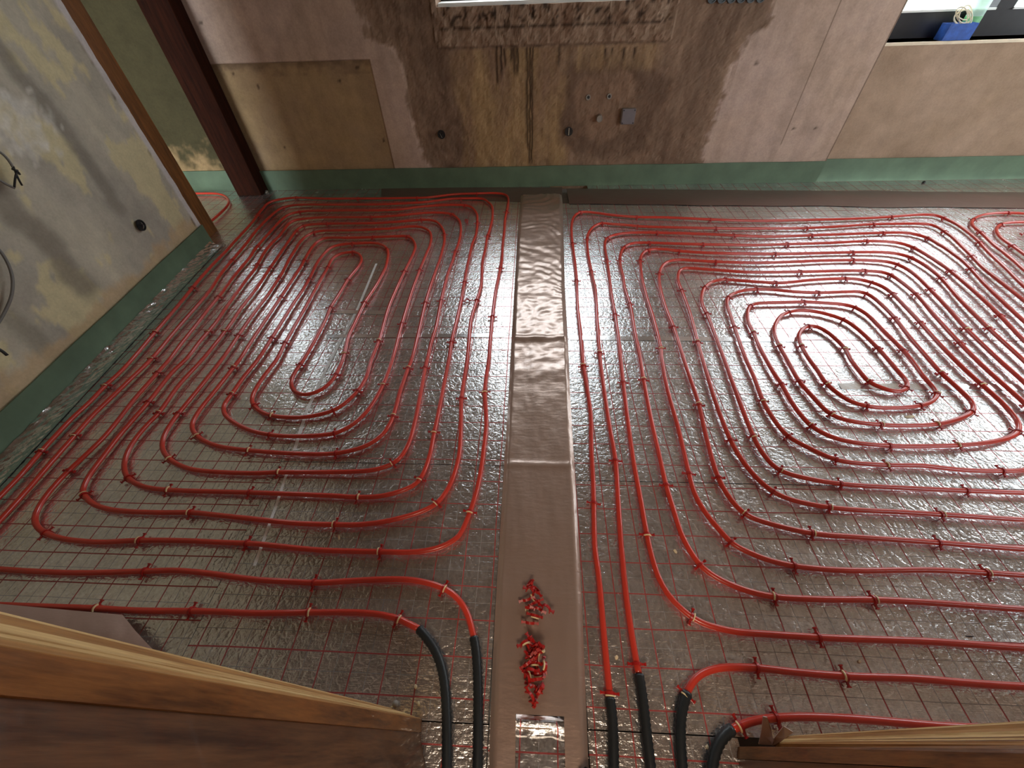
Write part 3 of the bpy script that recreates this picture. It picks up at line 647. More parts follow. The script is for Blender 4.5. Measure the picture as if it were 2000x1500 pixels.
RB_ = {
3:'1277,1100 1286.6,1129 1305,1161 1326.6,1185 1350.6,1205 1380,1220 1433,1233 1490,1238 1598,1245 1670,1248 1820,1253 2000,1265.5',
4:'1370,1107 1400,1128.6 1430,1143 1469,1156.5 1514,1165.5 1610,1170.6 1709,1171.5 1820,1177.5 2000,1190',
5:'1460,1078 1499,1093.5 1547,1104.6 1610,1111.5 1685,1114.5 1760,1113.5 1826,1113.6 1925,1119 2000,1124',
6:'1500,1022 1585,1041.5 1675,1049 1750,1054 1837,1060 2000,1073',
7:'1510,960 1550,977 1622,991 1687,997 1750,1000 1840,1005.5 2000,1015',
8:'1517,915 1562,931 1645,945 1750,952 1890,959 2000,963',
9:'1580,875 1632,898 1675,905 1737,909 1800,909.5 1850,915 1900,919 1957,919.5 2000,918',
10:'1585,832 1625,853 1675,865 1740,870.5 1800,871.5 1875,870 1925,865 1970,855 1988,843 1989,825 1975,805 1950,779',
11:'1622,809 1662,823 1722,830 1775,831.5 1832,828 1862,821 1890,810 1902,799 1900,787',
12:'1662,784 1700,794 1737,796.5 1775,795 1810,789 1825,780 1830,769 1825,760',
0:'1720,757 1742,764 1757,765 1769,759 1772,749 1767,740'}
PT = {k: P(v) for k, v in RT_.items()}; PB = {k: P(v) for k, v in RB_.items()}
END1 = P('1192,1366 1190.6,1353 1185,1300 1178.6,1233 1172,1153'); END2 = P('1217,1108 1225,1180 1237,1260 1242.6,1292 1248,1318')
s2 = END1+PT[1]+corner(PT[1], rev(PB[3]), VR)+rev(PB[3])+PT[3]+corner(PT[3], rev(PB[5]), VR)+rev(PB[5])+PT[5]+corner(PT[5], rev(PB[7]), VR)+rev(PB[7])+PT[7]+P('2024,815 2040,848 2041,880 2026,905')+rev(PB[9])
s2 += PT[9]+rev(PB[11])+PT[11]+rev(PB[0])+rev(PT[12])+PB[12]+rev(PT[10])+PB[10]+rev(PT[8])+PB[8]
s2 += corner(PB[8], rev(PT[6]), VR)+rev(PT[6])+PB[6]+corner(PB[6], rev(PT[4]), VR)+rev(PT[4])+PB[4]+corner(PB[4], rev(PT[2]), VR)+rev(PT[2])+END2
C2 = pipe(s2, 'red heating pipe of the large right coil with two straight black sleeved ends', [SL('1191,1362 1193,1374 1197,1420 1198.6,1500'), SL('1247.5,1316 1250,1328 1257,1380 1262.6,1433 1270.6,1500')])
# third coil, mostly outside the frame on the right
Q1 = P('1340,1356 1350.6,1334.6 1362,1321 1374.6,1313 1400,1305.5 1430,1302.8 1478,1304.4 1550,1312.5 1655,1320.6 1790,1325 1880,1333 2000,1341')
Q2 = P('1427,1425 1445,1417.5 1475,1407 1520,1401.6 1580,1400 1670,1404 1760,1411.5 1850,1419 1910,1422 2000,1428')
U1 = P('2000,527 1980,509 1960,493 1940,478 1920,459 1910,450 1900,442 1897.5,434 1903,427 1915,421 1935,417 1970,415.5 2000,417')
U2 = P('2000,434 1970,435 1956,437.5 1948,443 1946,450 1950,459 1962,470 1975,479 2000,497')
ux = U1[-1].x+.45
turn = [Vector((ux, U1[-1].y, ZP)), Vector((ux+.09, U1[-1].y-.04, ZP)), Vector((ux+.11, (U1[-1].y+U2[0].y)/2, ZP)), Vector((ux+.09, U2[0].y+.04, ZP)), Vector((ux, U2[0].y, ZP))]
s3 = Q1+corner(Q1, U1, VR)+U1+turn+U2+corner(U2, rev(Q2), VR)+rev(Q2)
C3 = pipe(s3, 'red heating pipe from the right with two bent black sleeves by the jamb', [SL('1342,1352 1336,1369 1330,1395 1328,1420 1329,1460 1332,1500'), SL('1430,1423 1420,1430 1408,1441 1400,1456 1393,1480 1390,1500')])
# pipe behind the left casing
U3 = P('330,384 370,379 400,378 425,378.5 440,383 447,392 443,403 430,417 412,433 395,447')
C4 = pipe(U3, 'short red pipe bend on the floor beside the dark post, behind the left casing', [])

# ------------------------------------------------------------------ clips
def clip_mesh(w=.0075):
    parts = []
    N_ = 10; ro, ri = .0135, .0105
    V = []; F = []
    for i in range(N_+1):
        th = math.pi*i/N_
        for r in (ri, ro):
            for s in (-1, 1): V.append(Vector((s*w/2, r*math.cos(th), r*math.sin(th))))
    for i in range(N_):
        a = i*4; b_ = a+4
        F += [(a+2, b_+2, b_+3, a+3), (a, a+1, b_+1, b_), (a, b_, b_+2, a+2), (a+1, a+3, b_+3, b_+1)]
    F += [(0, 2, 3, 1), (4*N_, 4*N_+1, 4*N_+3, 4*N_+2)]
    parts.append((V, F))
    def bx(x0, x1, y0, y1, z0, z1):
        v = [Vector((x, y, z)) for x in (x0, x1) for y in (y0, y1) for z in (z0, z1)]
        parts.append((v, [(0, 1, 3, 2), (4, 6, 7, 5), (0, 4, 5, 1), (2, 3, 7, 6), (0, 2, 6, 4), (1, 5, 7, 3)]))
    for s in (-1, 1):
        a, b_ = sorted((s*.0105, s*.0138)); bx(-w/2, w/2, a, b_, -.0165, .001)          # leg down to the foil
        a, b_ = sorted((s*.0135, s*.0245)); bx(-w/2*.8, w/2*.8, a, b_, -.0045, -.0005)    # wing
        a, b_ = sorted((s*.0235, s*.0268)); bx(-w/2*1.15, w/2*1.15, a, b_, -.0065, .0025) # wing tip
    return merge(parts)
def band_mesh(w=.0035):
    V = []; F = []; N_ = 8
    for i in range(N_+1):
        th = math.pi*(.16+.68*i/N_)
        for r in (.0105, .0152):
            for s in (-1, 1): V.append(Vector((.0062+s*w/2, r*math.cos(th), r*math.sin(th))))
    for i in range(N_):
        a = i*4; b_ = a+4
        F += [(a+2, b_+2, b_+3, a+3), (a, a+1, b_+1, b_), (a, b_, b_+2, a+2), (a+1, a+3, b_+3, b_+1)]
    F += [(0, 2, 3, 1), (4*N_, 4*N_+1, 4*N_+3, 4*N_+2)]
    return V, F
clipA = obj('pipe_clip', clip_mesh(), m_clip); bandA = obj('clip_band', band_mesh(), m_band, clipA); bandA['label'] = 'cream band on the red clip'
def zoomed(ox, oy, s, L): return [(ox+a/s, oy+b_/s) for a, b_ in L]
CL = []
CL += zoomed(380, 350, 4, [(490,280),(780,150),(680,210),(820,240),(1040,340),(850,360),(790,405),(930,410),(1275,150),(1745,130),(1385,275),(1765,310),(1390,440),(1670,440),(1240,500),(1500,540),(1240,570),(300,630),(480,525),(480,665),(590,690),(660,765),(860,630),(1050,690),(895,770),(1200,780),(1640,720),(1760,710),(200,910),(670,915),(1070,1000),(1330,965),(1810,960),(1940,945),(120,1185),(245,1175),(350,1210),(605,1240),(710,1280),(1440,1260),(1625,1130),(0,845),(300,1470),(835,1440),(1165,1350),(1670,1470),(1810,1465)])
CL += zoomed(820, 360, 10, [(1710,530),(1120,740),(480,970),(1340,1000),(690,1310),(1100,180),(810,280),(880,410),(640,570)])
CL += zoomed(850, 350, 4, [(500,695),(235,795),(335,940),(50,945),(455,1070),(135,1265)])
CL += zoomed(0, 700, 4, [(1230,100),(1190,-5),(825,210),(1170,345),(1245,420),(1390,430),(1815,70),(1810,285),(590,600),(320,730),(1520,600),(540,870),(1310,790),(1000,930),(660,1060),(1310,1030),(1930,1050),(1480,1205),(340,1370),(1080,1420),(1930,715),(1910,1450)])
CL += zoomed(0, 350, 4, [(1210, 1200)])
CL += zoomed(450, 700, 4, [(550,35),(1395,65),(1530,65),(840,130),(1200,190),(1990,250),(1810,305),(990,255),(180,360),(305,440),(1270,455),(805,400),(300,600),(810,590),(1600,575),(810,745),(370,885),(1280,840),(1490,945),(990,1085),(1610,1135),(820,1290),(1880,1205),(1180,1480)])
CL += zoomed(900, 700, 4, [(15,305),(195,245),(955,55),(1275,185),(1430,160),(1210,810),(1855,350),(1600,985),(1785,885),(1035,1130),(1450,1365)])
CL += zoomed(500, 1050, 3.3333, [(385,285),(1230,330),(340,495),(935,520)])+zoomed(0, 1050, 3.3333, [(930,215),(620,455),(1240,470)])
CL += zoomed(1100, 390, 10, [(335,240),(780,450),(1440,320),(170,840),(465,760),(880,740),(855,1180),(1210,920),(1115,1180),(1690,840),(1510,1190),(1690,990),(1840,650),(545,1390),(1870,1430),(1460,520)])
CL += zoomed(850, 350, 4, [(1100,790),(1400,1050),(1525,975),(1870,1155),(1155,1455),(1285,1360),(1755,1315)])
CL += zoomed(1150, 380, 4, [(950,190),(990,265),(1135,318),(900,390),(705,440),(990,525),(1080,665),(1080,800),(1325,745),(1265,860),(1560,920),(1710,1020),(730,745),(910,725),(935,930),(1130,1030),(1290,1075),(1490,1180),(1680,1190),(665,1035),(855,1145),(555,1190),(320,860),(205,930),(80,1240),(270,1465),(430,1440),(1560,385),(1740,318),(1460,465),(1705,262),(1670,605),(1460,690),(1800,770),(1690,840)])
CL += zoomed(1500, 380, 4, [(980,175),(820,230),(915,300),(770,368),(660,450),(680,515),(770,595),(600,655),(400,770),(1350,185),(1370,285),(1245,340),(1140,412),(1120,490),(1010,550),(950,630),(820,685),(775,775),(690,880),(590,970),(1640,370),(1600,480),(1570,575),(1420,590),(1355,650),(1270,745),(1160,780),(980,770),(990,960),(1180,990),(610,1190),(860,1200),(1060,1215),(1490,1150),(1550,1035),(1725,1050),(1800,935),(1350,1390),(1665,1480),(1605,190),(1680,295),(1880,137),(1810,225),(1900,395),(100,1480),(250,1465),(465,1475)])
CL += zoomed(1500, 700, 4, [(790,190),(1075,220),(1320,275),(790,375),(1195,370),(880,515),(1325,515),(1600,410),(480,440),(330,530),(150,610),(960,680),(1505,680),(1960,565),(540,800),(945,830),(1840,880),(80,870),(590,985),(1570,1030),(490,1165),(1360,1220),(345,1370),(1340,1430),(1980,360)])
CL += zoomed(1250, 700, 4, [(965,330),(705,640),(890,600),(620,930),(1040,1050),(820,1230),(720,1435)])
CL += zoomed(1400, 1050, 3.3333, [(500,182),(1755,228),(380,380),(1030,400),(665,650),(255,850),(850,902),(390,1170),(145,1225)])+zoomed(900, 1100, 3.75, [(1690,395),(1770,15),(1285,735),(1085,955),(1650,960)])
CL += [(1984, 414+3), (743, 1078)]
pts_all = []
for ci, C in ((0, C1), (1, C2), (2, C3), (3, C4)):
    pts_all += [(p, (C[min(i+1, len(C)-1)]-C[max(i-1, 0)]).normalized(), ci, i) for i, p in enumerate(C)]
placed = []
for a, b_ in CL:
    q = fl(a, b_, ZP+.004)
    p, t, ci, i = min(pts_all, key=lambda e: (e[0]-q).length_squared)
    if (p-q).length > .06: continue
    if any((p-o_[0]).length < .045 for o_ in placed): continue
    placed.append((p, t, ci, i, a, b_))
placed.sort(key=lambda e: (e[2], e[3]))
LC = Vector((fl(620, 640).x, fl(620, 640).y, 0)); RC = Vector((fl(1660, 700).x, fl(1660, 700).y, 0))
# ring number for each clip: count the pipe crossings between it and the outside
def describe(p, ci, a, b_):
    if ci == 3: return 'pipe bend behind the left casing', 'left'
    if ci == 2: return ('top right loop by the dark film', 'left') if p.y > 1.5 else ('bent pipe by the right jamb', 'left')
    C = (C1, C2)[ci]; c = (LC, RC)[ci]
    d = (p-c); 
    if ci == 0:
        if p.y < .52: return ('sleeved pipe nearest the left jamb', 'left') if p.y < fl(500, 1165).y else ('second pipe from the left jamb', 'left')
        side = 'left side' if p.x < c.x-.0 and abs(d.x)/.9 > abs(d.y)/1.45 else 'strip side' if d.x > 0 and abs(d.x)/.9 > abs(d.y)/1.45 else 'far end' if d.y > 0 else 'near end'
        name = 'left coil'
    else:
        side = 'strip side' if d.x < 0 and abs(d.x)/1.25 > abs(d.y)/1.3 else 'right side' if d.x > 0 and abs(d.x)/1.25 > abs(d.y)/1.3 else 'far end' if d.y > 0 else 'near end'
        name = 'right coil'
    o_ = {'left side': Vector((-1, 0, 0)), 'strip side': Vector((1 if ci == 0 else -1, 0, 0)), 'right side': Vector((1, 0, 0)), 'far end': Vector((0, 1, 0)), 'near end': Vector((0, -1, 0))}[side]
    n = Vector((-o_.y, o_.x, 0)); cr = 0; last = None
    for i in range(len(C)-1):
        u, v = (C[i]-p).dot(n), (C[i+1]-p).dot(n)
        if (u <= 0) != (v <= 0) and (C[i]-p).dot(o_) > .03: cr += 1
    if ci == 0 and side == 'near end': cr = max(0, cr-2)
    ords = ['outermost', 'second', 'third', 'fourth', 'fifth', 'sixth', 'seventh', 'eighth', 'ninth', 'tenth', 'eleventh', 'twelfth', 'thirteenth', 'fourteenth']
    return '%s, %s, %s ring' % (name, side, ords[min(cr, 13)]), side
groups = {}
for e in placed:
    k, side = describe(e[0], e[2], e[4], e[5]); groups.setdefault(k, []).append((e, side))
first = True; nclip = 0
names = ['first', 'second', 'third', 'fourth', 'fifth', 'sixth', 'seventh', 'eighth', 'ninth', 'tenth', 'eleventh', 'twelfth']
for k, L in groups.items():
    vert = L[0][1] in ('left side', 'strip side', 'right side')
    L.sort(key=lambda e: -e[0][0].y if vert and 'side' in k else e[0][0].x)
    for j, ((p, t, ci, i, a, b_), side) in enumerate(L):
        near = p.y < 1.75
        if first: c = clipA; first = False; bnd = bandA
        else:
            c = clipA.copy(); COL.objects.link(c); bnd = None
            if near and random.random() < .6: bnd = bandA.copy(); bnd.parent = c; COL.objects.link(bnd)
        c.location = (p.x, p.y, p.z); ang = math.atan2(t.y, t.x)
        if random.random() < .5: ang += math.pi
        c.rotation_euler = (0, 0, ang+random.uniform(-.12, .12))
        pos = 'only clip' if len(L) == 1 else ('%s from %s' % (names[min(j, 11)], 'far wall' if vert and 'side' in k else 'left'))
        tag(c, 'red pipe clip, %s, %s' % (k, pos), 'pipe clip', 'red clips pinning the heating pipes'); nclip += 1
# make sure the prototype that was used first keeps its band even if far: fine, it is a real part
# loose clips lying on the brown strip in two heaps, and strays
def loose(a, b_, z, rx, ry, rz, label, group, band=True):
    p = fl(a, b_, 0); c = clipA.copy(); COL.objects.link(c); c.location = (p.x, p.y, z); c.rotation_euler = (rx, ry, rz)
    if band and random.random() < .45: d = bandA.copy(); d.parent = c; COL.objects.link(d)
    tag(c, label, 'pipe clip', group)
R_ = random.uniform
heap1 = [(1034, 1146), (1037, 1158), (1047, 1160), (1029, 1176), (1045, 1172), (1046, 1184), (1038, 1192), (1050, 1196), (1066, 1194), (1044, 1207), (1035, 1222)]
heap2 = [(1026, 1260), (1037, 1258), (1048, 1262), (1030, 1272), (1043, 1272), (1054, 1272), (1036, 1284), (1050, 1288), (1030, 1300), (1042, 1300), (1062, 1306), (1036, 1314), (1050, 1318), (1030, 1327), (1050, 1330), (1042, 1344), (1052, 1350), (1036, 1364), (1050, 1364)]
def rowname(j): return names[j] if j < 12 else ['thirteenth', 'fourteenth', 'fifteenth', 'sixteenth', 'seventeenth', 'eighteenth', 'nineteenth'][j-12]
for nm, hp in (('smaller far heap', heap1), ('larger near heap', heap2)):
    for j, (a, b_) in enumerate(hp):
        loose(a, b_, .033+.006*(j % 3), R_(-.5, .5)+random.choice((0, math.pi, 1.4)), R_(-.5, .5), R_(0, 6.28), 'loose red clip in the %s on the strip, %s from far end' % (nm, rowname(j)), 'loose clips on the brown strip')
loose(912, 434, .012, .2, 1.2, .6, 'stray loose red clip on the foil near the far end of the left coil', 'stray clips', False)
loose(913, 590, .012, .2, 1.3, 2.0, 'stray loose red clip on the foil near the middle of the left coil', 'stray clips', False)
loose(1998, 462, .012, .2, 1.3, 1.0, 'stray loose red clip inside the top right loop', 'stray clips', False)

# ------------------------------------------------------------------ crumbs and chips
def crumb(a, b_, s, label, mat=m_crumb, z=0., rz=None):
    p = fl(a, b_, 0); bm = bmesh.new(); r = bmesh.ops.create_icosphere(bm, subdivisions=2, radius=1)
    for v in bm.verts: v.co *= 1+.35*nz(v.co.x+a, v.co.y+b_, v.co.z, 1.7)
    bmesh.ops.transform(bm, matrix=Matrix.Rotation(a % 3 if rz is None else rz, 4, 'Z') @ Matrix.Diagonal((s[0], s[1], s[2], 1)), verts=bm.verts)
    o = obj('plaster_crumb', bm, mat); o.location = (p.x, p.y, z+s[2]*.8); tag(o, label, 'crumb', 'crumbs and chips on the foil')
crumb(662, 1049, (.011, .004, .002), 'pale wood splinter in front of the second near run of the left coil')
crumb(1777, 814, (.022, .007, .002), 'tan flat chip inside the centre rings of the right coil', rz=.15)
crumb(1204, 1284, (.006, .005, .003), 'white crumb between the two straight pipes right of the strip')
crumb(1319, 1077, (.008, .005, .002), 'yellowish chip beside the fourth run of the right coil')
crumb(634, 799, (.006, .006, .003), 'yellowish crumb near the front bend of the left coil')
crumb(1678, 1292, (.005, .004, .003), 'white crumb behind the right jamb, near the bent pipe')
crumb(812, 1341, (.006, .004, .003), 'white crumb beside the left black sleeve, farther one')
crumb(818, 1374, (.006, .004, .003), 'white crumb beside the left black sleeve, nearer one')
crumb(1381, 1459, (.005, .004, .002), 'white crumb left of the nearest bent sleeve')
crumb(1029, 1194, (.006, .006, .004), 'white crumb in the smaller clip heap', z=.018)
crumb(1057, 1327, (.004, .004, .003), 'white crumb beside the larger clip heap', z=.018)
crumb(513, 366, (.022, .02, .015), 'grey plaster lump at the foot of the dark post', m_greyp)
crumb(521, 376, (.03, .018, .010), 'grey plaster lump in front of the dark post', m_greyp)
crumb(1804, 357, (.02, .012, .008), 'dark lump at the foot of the wall below the window', m_black)
crumb(1893, 1243, (.014, .002, .002), 'short black wire end on the foil at the right', m_black)

# ------------------------------------------------------------------ post and casings
post = tag(obj('post', box(-2.765, -2.535, 3.70, 3.845, 0.001, 2.6, bev=.006), m_post), 'dark red-brown square wooden post against the far wall', 'post')
cs = empty('door_casing', (-2.58, 2.92, 0)); tag(cs, 'brown wooden casing upright at the far end of the left wall', 'door casing')
o = obj('casing_board', box(-.045, .012, -.085, .085, .001, 2.55), m_case, cs); o['label'] = 'brown board face'
bm = bmesh.new()
for j in range(5): add_box(bm, -.03+.010*j, -.022+.010*j, -.12+.006*j, -.086, .02, 2.55)
obj('broken_edge_layers', bm, m_light, cs)
# jambs of the doorway the picture is taken from
def lean(pts_b, pts_t, z0, z1):
    n = len(pts_b); bm = bmesh.new()
    vs = [bm.verts.new((x, y, z0)) for x, y in pts_b]+[bm.verts.new((x, y, z1)) for x, y in pts_t]
    bm.faces.new(vs[:n]); bm.faces.new(vs[n:])
    for i in range(n): bm.faces.new((vs[i], vs[(i+1) % n], vs[n+(i+1) % n], vs[n+i]))
    bmesh.ops.recalc_face_normals(bm, faces=bm.faces); return bm
def jamb(loc, parts, label, drift):
    """parts: (outline on the floor, extra y drift per metre for each point, material, name, label)"""
    e = empty('door_jamb', loc); tag(e, label, 'door jamb')
    for pts, ex, mat, nm, pl in parts:
        pb = [(x-loc[0], y-loc[1]) for x, y in pts]
        pt = [(x, y+(drift+k)*2.2) for (x, y), k in zip(pb, ex)]
        o = obj(nm, lean(pb, pt, .001, 2.2), mat, e)
        if pl: o['label'] = pl
FR = ((0, .10, m_light), (.10, .42, 'tan'), (.42, .66, m_light), (.66, .71, m_brown), (.71, .80, m_light), (.80, .85, m_brown), (.85, 1.0, 'tan'))
m_tan = wood('sanded pine', lin((142, 94, 46)), lin((190, 140, 82)), (6, 6, .6))
def mould(A, B, sgn, exA, exB, hid):
    out = []
    for t0, t1, m_ in FR:
        m_ = m_tan if m_ == 'tan' else m_
        a, b_ = A.lerp(B, t0), A.lerp(B, t1); k0, k1 = exA+(exB-exA)*t0, exA+(exB-exA)*t1
        dp = .0035 if m_ is m_brown else 0
        out.append(([(a.x-sgn*dp, a.y), (b_.x-sgn*dp, b_.y), (b_.x-sgn*.004*0, hid), (a.x, hid)] if sgn > 0 else [(a.x+dp*0, a.y), (b_.x, b_.y), (b_.x, hid), (a.x, hid)], [k0, k1, 0, 0], m_, 'moulding_strip', None))
    return out
A, B, Cc, D = fl(761, 1382), fl(824, 1404), fl(822, 1430), fl(833, 1500)
jamb((A.x, .0, 0), mould(A, B, 1, 0, -.006, .018)+[
 ([(B.x+.0005, B.y-.0006), (Cc.x, Cc.y), (A.x, Cc.y), (A.x, .036), (B.x-.006, .036)], [-.006, 0, 0, 0, 0], m_brown, 'jamb_board', 'mid brown board'),
 ([(Cc.x-.002, Cc.y-.001), (D.x-.002, D.y), (D.x+.008, -.14), (A.x, -.14), (A.x, Cc.y-.001)], [0]*5, m_dark, 'lining', 'dark brown lining')],
 'wooden door jamb at the lower left corner with grooved pale moulding', -.0105)
A, A2, B, D = fl(1541, 1437), fl(1512, 1452), fl(1442, 1458), fl(1439, 1482)
jamb((A.x, .0, 0), mould(A, A2, -1, .004, -.010, .020)+[
 ([(B.x, B.y), (D.x, D.y), (A.x+.04, D.y), (A.x+.04, .030), (A2.x, .030)], [-.006, 0, 0, 0, 0], m_brown, 'jamb_board', 'mid brown board'),
 ([(D.x+.002, D.y-.001), (D.x+.005, -.14), (A.x+.04, -.14), (A.x+.04, D.y-.001)], [0]*4, m_dark, 'lining', 'dark brown lining')],
 'wooden door jamb at the lower right corner', 0)
p = fl(768, 1386); bm = bmesh.new(); bmesh.ops.create_uvsphere(bm, u_segments=12, v_segments=8, radius=.009)
o = obj('wall_plug', bm, m_greyp, smooth=True); o.location = (p.x+.006, p.y+.012, .012); tag(o, 'small round grey plug at the foot of the left moulding', 'plug')
# torn film leaves by the right jamb
def leaf(pts, label):
    Pn = [fl(a, b_, z) for a, b_, z in pts]; bm = bmesh.new()
    vs = [bm.verts.new(q) for q in Pn]+[bm.verts.new(q+Vector((0, -.0015, .0008))) for q in Pn]; n = len(Pn)
    bm.faces.new(vs[:n]); bm.faces.new(vs[n:][::-1])
    for i in range(n): bm.faces.new((vs[i], vs[(i+1) % n], vs[n+(i+1) % n], vs[n+i]))
    bmesh.ops.recalc_face_normals(bm, faces=bm.faces)
    return bm
fe = empty('torn_film', fl(1500, 1448, 0)); tag(fe, 'torn pale film with two pointed leaves beside the right door jamb', 'plastic film')
for L in ([(1481, 1452, .010), (1486, 1430, .03), (1490, 1398, .055), (1498, 1400, .055), (1505, 1420, .04), (1508, 1436, .02), (1512, 1455, .010)], [(1508, 1455, .012), (1512, 1440, .03), (1530, 1417, .05), (1549, 1429, .05), (1532, 1441, .04), (1514, 1456, .012)]):
    bm = leaf(L, ''); bmesh.ops.translate(bm, verts=bm.verts, vec=-fe.location); obj('film_leaf', bm, m_scrap, fe)

# ------------------------------------------------------------------ things on the far wall
def ring(y, x, z, r0_, r1_, d, seg_=28, axis_='y'):
    V = []; F = []
    for r, dd in ((r1_, 0), (r1_, -d), (r0_, -d), (r0_, .0)):
        for k in range(seg_):
            th = 2*math.pi*k/seg_; V.append(Vector((r*math.cos(th), dd, r*math.sin(th))))
    for j in range(3):
        for k in range(seg_): F.append((j*seg_+k, j*seg_+(k+1) % seg_, (j+1)*seg_+(k+1) % seg_, (j+1)*seg_+k))
    return V, F
def disc(r, y, seg_=28): return [Vector((r*math.cos(2*math.pi*k/seg_), y, r*math.sin(2*math.pi*k/seg_))) for k in range(seg_)], [tuple(range(seg_))]
def socket(loc, rz, label, wires):
    e = empty('socket_box', loc, rz); tag(e, label, 'socket box', 'empty flush sockets in the walls')
    obj('box_rim', ring(0, 0, 0, .027, .033, .006), m_black, e); obj('box_back', disc(.030, -.0015), m_black, e)
    for w_ in wires: obj('wire_end', tube(resample([Vector(q) for q in w_[0]], .004), .0022, 6), w_[1], e, smooth=True)
p = py(1111, 257, 3.836); socket((p.x, 3.842, p.z), 0, 'empty black flush socket on the far wall, left of the grey junction box', [([(0, -.008, -.026), (0, -.009, 0), (0, -.008, .026)], m_cord)])
p = py(862, 263, 3.836); socket((p.x, 3.842, p.z), 0, 'black flush socket with wire ends on the far wall above the left coil', [([(-.012, -.002, .01), (-.004, -.014, .0), (.004, -.018, -.02)], m_cable), ([(.008, -.002, .012), (.01, -.016, 0), (.012, -.012, -.022)], m_black)])
p = px(271, 440, lx(2.29)); socket((lx(2.29)+.012, p.y, p.z), math.radians(90+5), 'black flush socket full of wires low on the left wall', [([(-.012, -.004, .01), (0, -.02, .012), (.012, -.016, -.012)], m_black), ([(.012, -.004, .012), (.0, -.024, -.004), (-.014, -.014, -.016)], m_cable), ([(-.016, -.004, -.006), (-.03, -.02, .012), (-.038, -.012, .02)], m_black)])
e = empty('junction_box', (py(1225, 225, YW).x, YW-.006, py(1225, 225, YW).z)); tag(e, 'square grey junction box with screwed lid on the far wall', 'junction box')
obj('box_body', box(-.054, .054, -.03, .0, -.052, .052, bev=.004), m_greyp, e)
obj('lid', box(-.050, .056, -.042, -.031, -.054, .054, bev=.003), m_grey, e)
for sx_ in (-.040, .046):
    for sz_ in (-.044, .044): obj('screw', (lambda bm: (bmesh.ops.create_cone(bm, cap_ends=True, segments=12, radius1=.005, radius2=.005, depth=.004, matrix=Matrix.Translation((sx_, -.0435, sz_)) @ Matrix.Rotation(math.pi/2, 4, 'X')), bm)[1])(bmesh.new()), m_black, e)
for (a, b_), lab in (((1149, 190), 'small capped water outlet on the far wall, left one of the pair'), ((1190, 188), 'small open water outlet on the far wall, right one of the pair')):
    p = py(a, b_, YW); e = empty('water_outlet', (p.x, YW+.001, p.z)); tag(e, lab, 'water outlet', 'water outlets above the drain stub')
    obj('outlet_collar', ring(0, 0, 0, .011, .019, .008, 20), m_greyp, e); obj('outlet_bore', disc(.0105, -.003, 20), m_black, e)
p = py(1170, 229, YW); e = empty('drain_stub', (p.x, YW, p.z)); tag(e, 'short grey drain pipe stub sticking out below the water outlets', 'drain pipe')
obj('stub_pipe', (lambda r: r)(ring(0, 0, 0, .021, .024, .05, 24)), m_greyp, e, smooth=False); obj('stub_cap', disc(.023, -.046, 24), m_greyp, e)
# row of black flush boxes high on the far wall
for k in range(6):
    p = py(1389+k*19, 2-.3*k, YW); e = empty('switch_box', (p.x, YW-.004, p.z+.018)); tag(e, 'black round box in the row high on the far wall, %s from left' % names[k], 'switch box', 'row of black switch boxes')
    obj('box_rim', ring(0, 0, 0, .024, .031, .01), m_black, e); obj('box_back', disc(.028, -.002), m_black, e)
# things on the sill
e = empty('blue_box', (2.90, 3.985, .9405)); e.rotation_euler = (0, 0, .06)
bm = bmesh.new(); add_box(bm, -.10, .10, -.042, .042, 0, .004)
for q in ((-.10, .10, -.042, -.039), (-.10, .10, .039, .042), (-.10, -.097, -.039, .039), (.097, .10, -.039, .039)): add_box(bm, q[0], q[1], q[2], q[3], .004, .092)
b0 = py(1868, 66, 3.96); e.location = (b0.x-.005, 3.972, .9405)
tag(e, 'small open blue box on the window sill holding a white cord', 'box')
obj('box_body', bm, m_blue, e)
bm = []
for t in range(0, 120):
    th = t*.3; R1 = .075*(1+.08*math.sin(t*.37)); R2 = .032*(1+.15*math.sin(t*.23))
    u_, v_ = R1*math.cos(th), R2*math.sin(th)
    bm.append(Vector((-.050+.014*math.sin(t*.11)+u_*.80-v_*(.5+.3*math.sin(t*.07)), .010*math.sin(t*.5)-.005, .128+.012*math.sin(t*.16)-u_*(.42+.2*math.sin(t*.09))-v_*.8)))
o = obj('coiled_cord', tube(resample(bm, .008), .0034, 8), m_cord, smooth=True); o.location = (b0.x+.03, 3.968, .9405); tag(o, 'loosely coiled white cord sticking out of the blue box', 'cord')
prof = [(0, .0), (.045, 0), (.050, .008), (.050, .24), (.040, .28), (.015, .31), (.015, .33), (0, .33)]
def lathe(prof, seg_=24):
    V = []; F = []
    for r, z in prof:
        for k in range(seg_): th = 2*math.pi*k/seg_; V.append(Vector((r*math.cos(th), r*math.sin(th), z)))
    for j in range(len(prof)-1):
        for k in range(seg_): F.append((j*seg_+k, j*seg_+(k+1) % seg_, (j+1)*seg_+(k+1) % seg_, (j+1)*seg_+k))
    return V, F
e = empty('bottle', (b0.x+.115, 4.068-.026, .9405)); tag(e, 'clear plastic bottle with pale green label behind the blue box', 'bottle')
obj('bottle_body', lathe(prof), m_bottle, e, smooth=True); obj('label_band', lathe([(.0503, .06), (.0508, .061), (.0508, .12), (.0503, .121)]), m_blabel, e, smooth=True)
obj('cap', lathe([(0, .329), (.018, .329), (.018, .352), (0, .352)]), m_white, e)
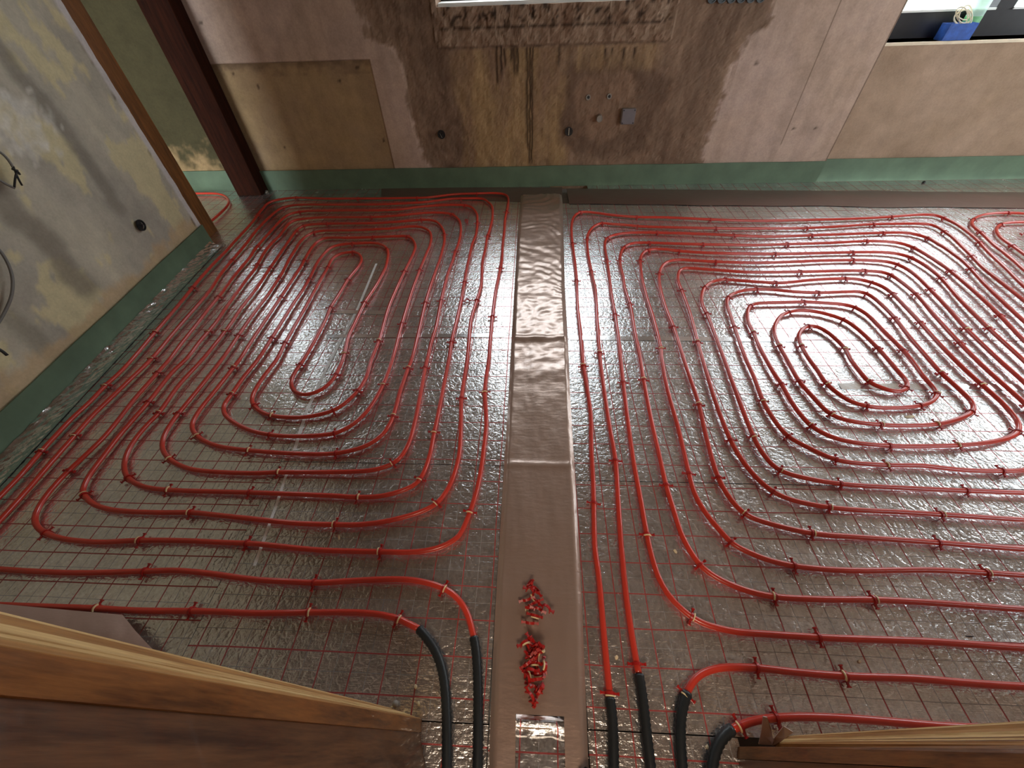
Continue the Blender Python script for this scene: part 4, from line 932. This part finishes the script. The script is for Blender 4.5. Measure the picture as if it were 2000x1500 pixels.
# cables on the left wall
def wallpt(a, b_, off=.02):
    X = -2.42
    for _ in range(4): p = px(a, b_, X); X = lx(p.y)+off
    return px(a, b_, X)
e = empty('cable_bundle', wallpt(28, 330)); tag(e, 'black and grey cable ends tied together high on the left wall', 'cable')
def cab(pts, r, mat, nm, offs=None):
    L = [wallpt(a, b_, .02+(offs[i] if offs else 0))-e.location for i, (a, b_) in enumerate(pts)]
    return obj(nm, tube(resample(L, .006), r, 8), mat, e, smooth=True)
cab([(-40, 280), (0, 296), (15, 310), (26, 328)], .005, m_cable, 'cable', [0, 0, .01, .02])
cab([(-40, 335), (0, 352), (18, 364), (30, 368)], .005, m_cable, 'cable', [0, 0, .01, .02])
cab([(26, 325), (31, 338), (36, 350), (43, 362)], .004, m_black, 'cable_end', [.02, .03, .04, .03])
cab([(34, 332), (31, 340), (29, 352), (28, 366)], .004, m_black, 'cable_end', [.04, .04, .03, .02])
cab([(24, 330), (33, 333), (38, 340)], .005, m_black, 'cable_tie', [.03, .05, .03])
e = empty('conduit', wallpt(25, 560)); tag(e, 'grey cable curving in at the left edge of the left wall', 'cable')
cab([(-70, 440), (-25, 465), (2, 492), (18, 520), (25, 548), (22, 580), (10, 608), (-10, 640), (-50, 680)], .006, m_cable, 'cable', [0, .01, .01, .02, .02, .02, .01, 0, 0])
e = empty('cable_stub', wallpt(5, 688)); tag(e, 'short dark cable stub low at the left edge of the left wall', 'cable')
cab([(-30, 672), (-5, 680), (6, 686), (14, 694)], .006, m_black, 'cable', [0, .01, .02, .02])
# tip of a black shoe in the doorway
prof = [(x*.82, y) for x, y in [(-.045, .0), (-.04, .09), (-.02, .125), (.0, .135), (.02, .128), (.038, .095), (.043, .0), (.035, -.12), (-.035, -.12)]]
p = fl(1146, 1490, .03); e = empty('shoe', (p.x-.004, p.y-.142, 0)); tag(e, 'tip of a black shoe at the bottom edge of the photo', 'shoe')
obj('sole', prism([(x, y) for x, y in prof[::-1]], .018, .032), m_black, e)
bm = bmesh.new(); n = len(prof); rings_ = []
for z, s in ((.032, .97), (.045, .93), (.058, .80), (.066, .55), (.069, .2)):
    rings_.append([bm.verts.new((x*s, -.12+(y+.12)*(1-(1-s)*.35), z+.03*max(0, -y)/.12)) for x, y in prof])
for a, b_ in zip(rings_, rings_[1:]):
    for k in range(n): bm.faces.new((a[k], a[(k+1) % n], b_[(k+1) % n], b_[k]))
bm.faces.new(rings_[-1]); bmesh.ops.recalc_face_normals(bm, faces=bm.faces)
obj('upper', bm, m_black, e, smooth=True)
print('clips', nclip)
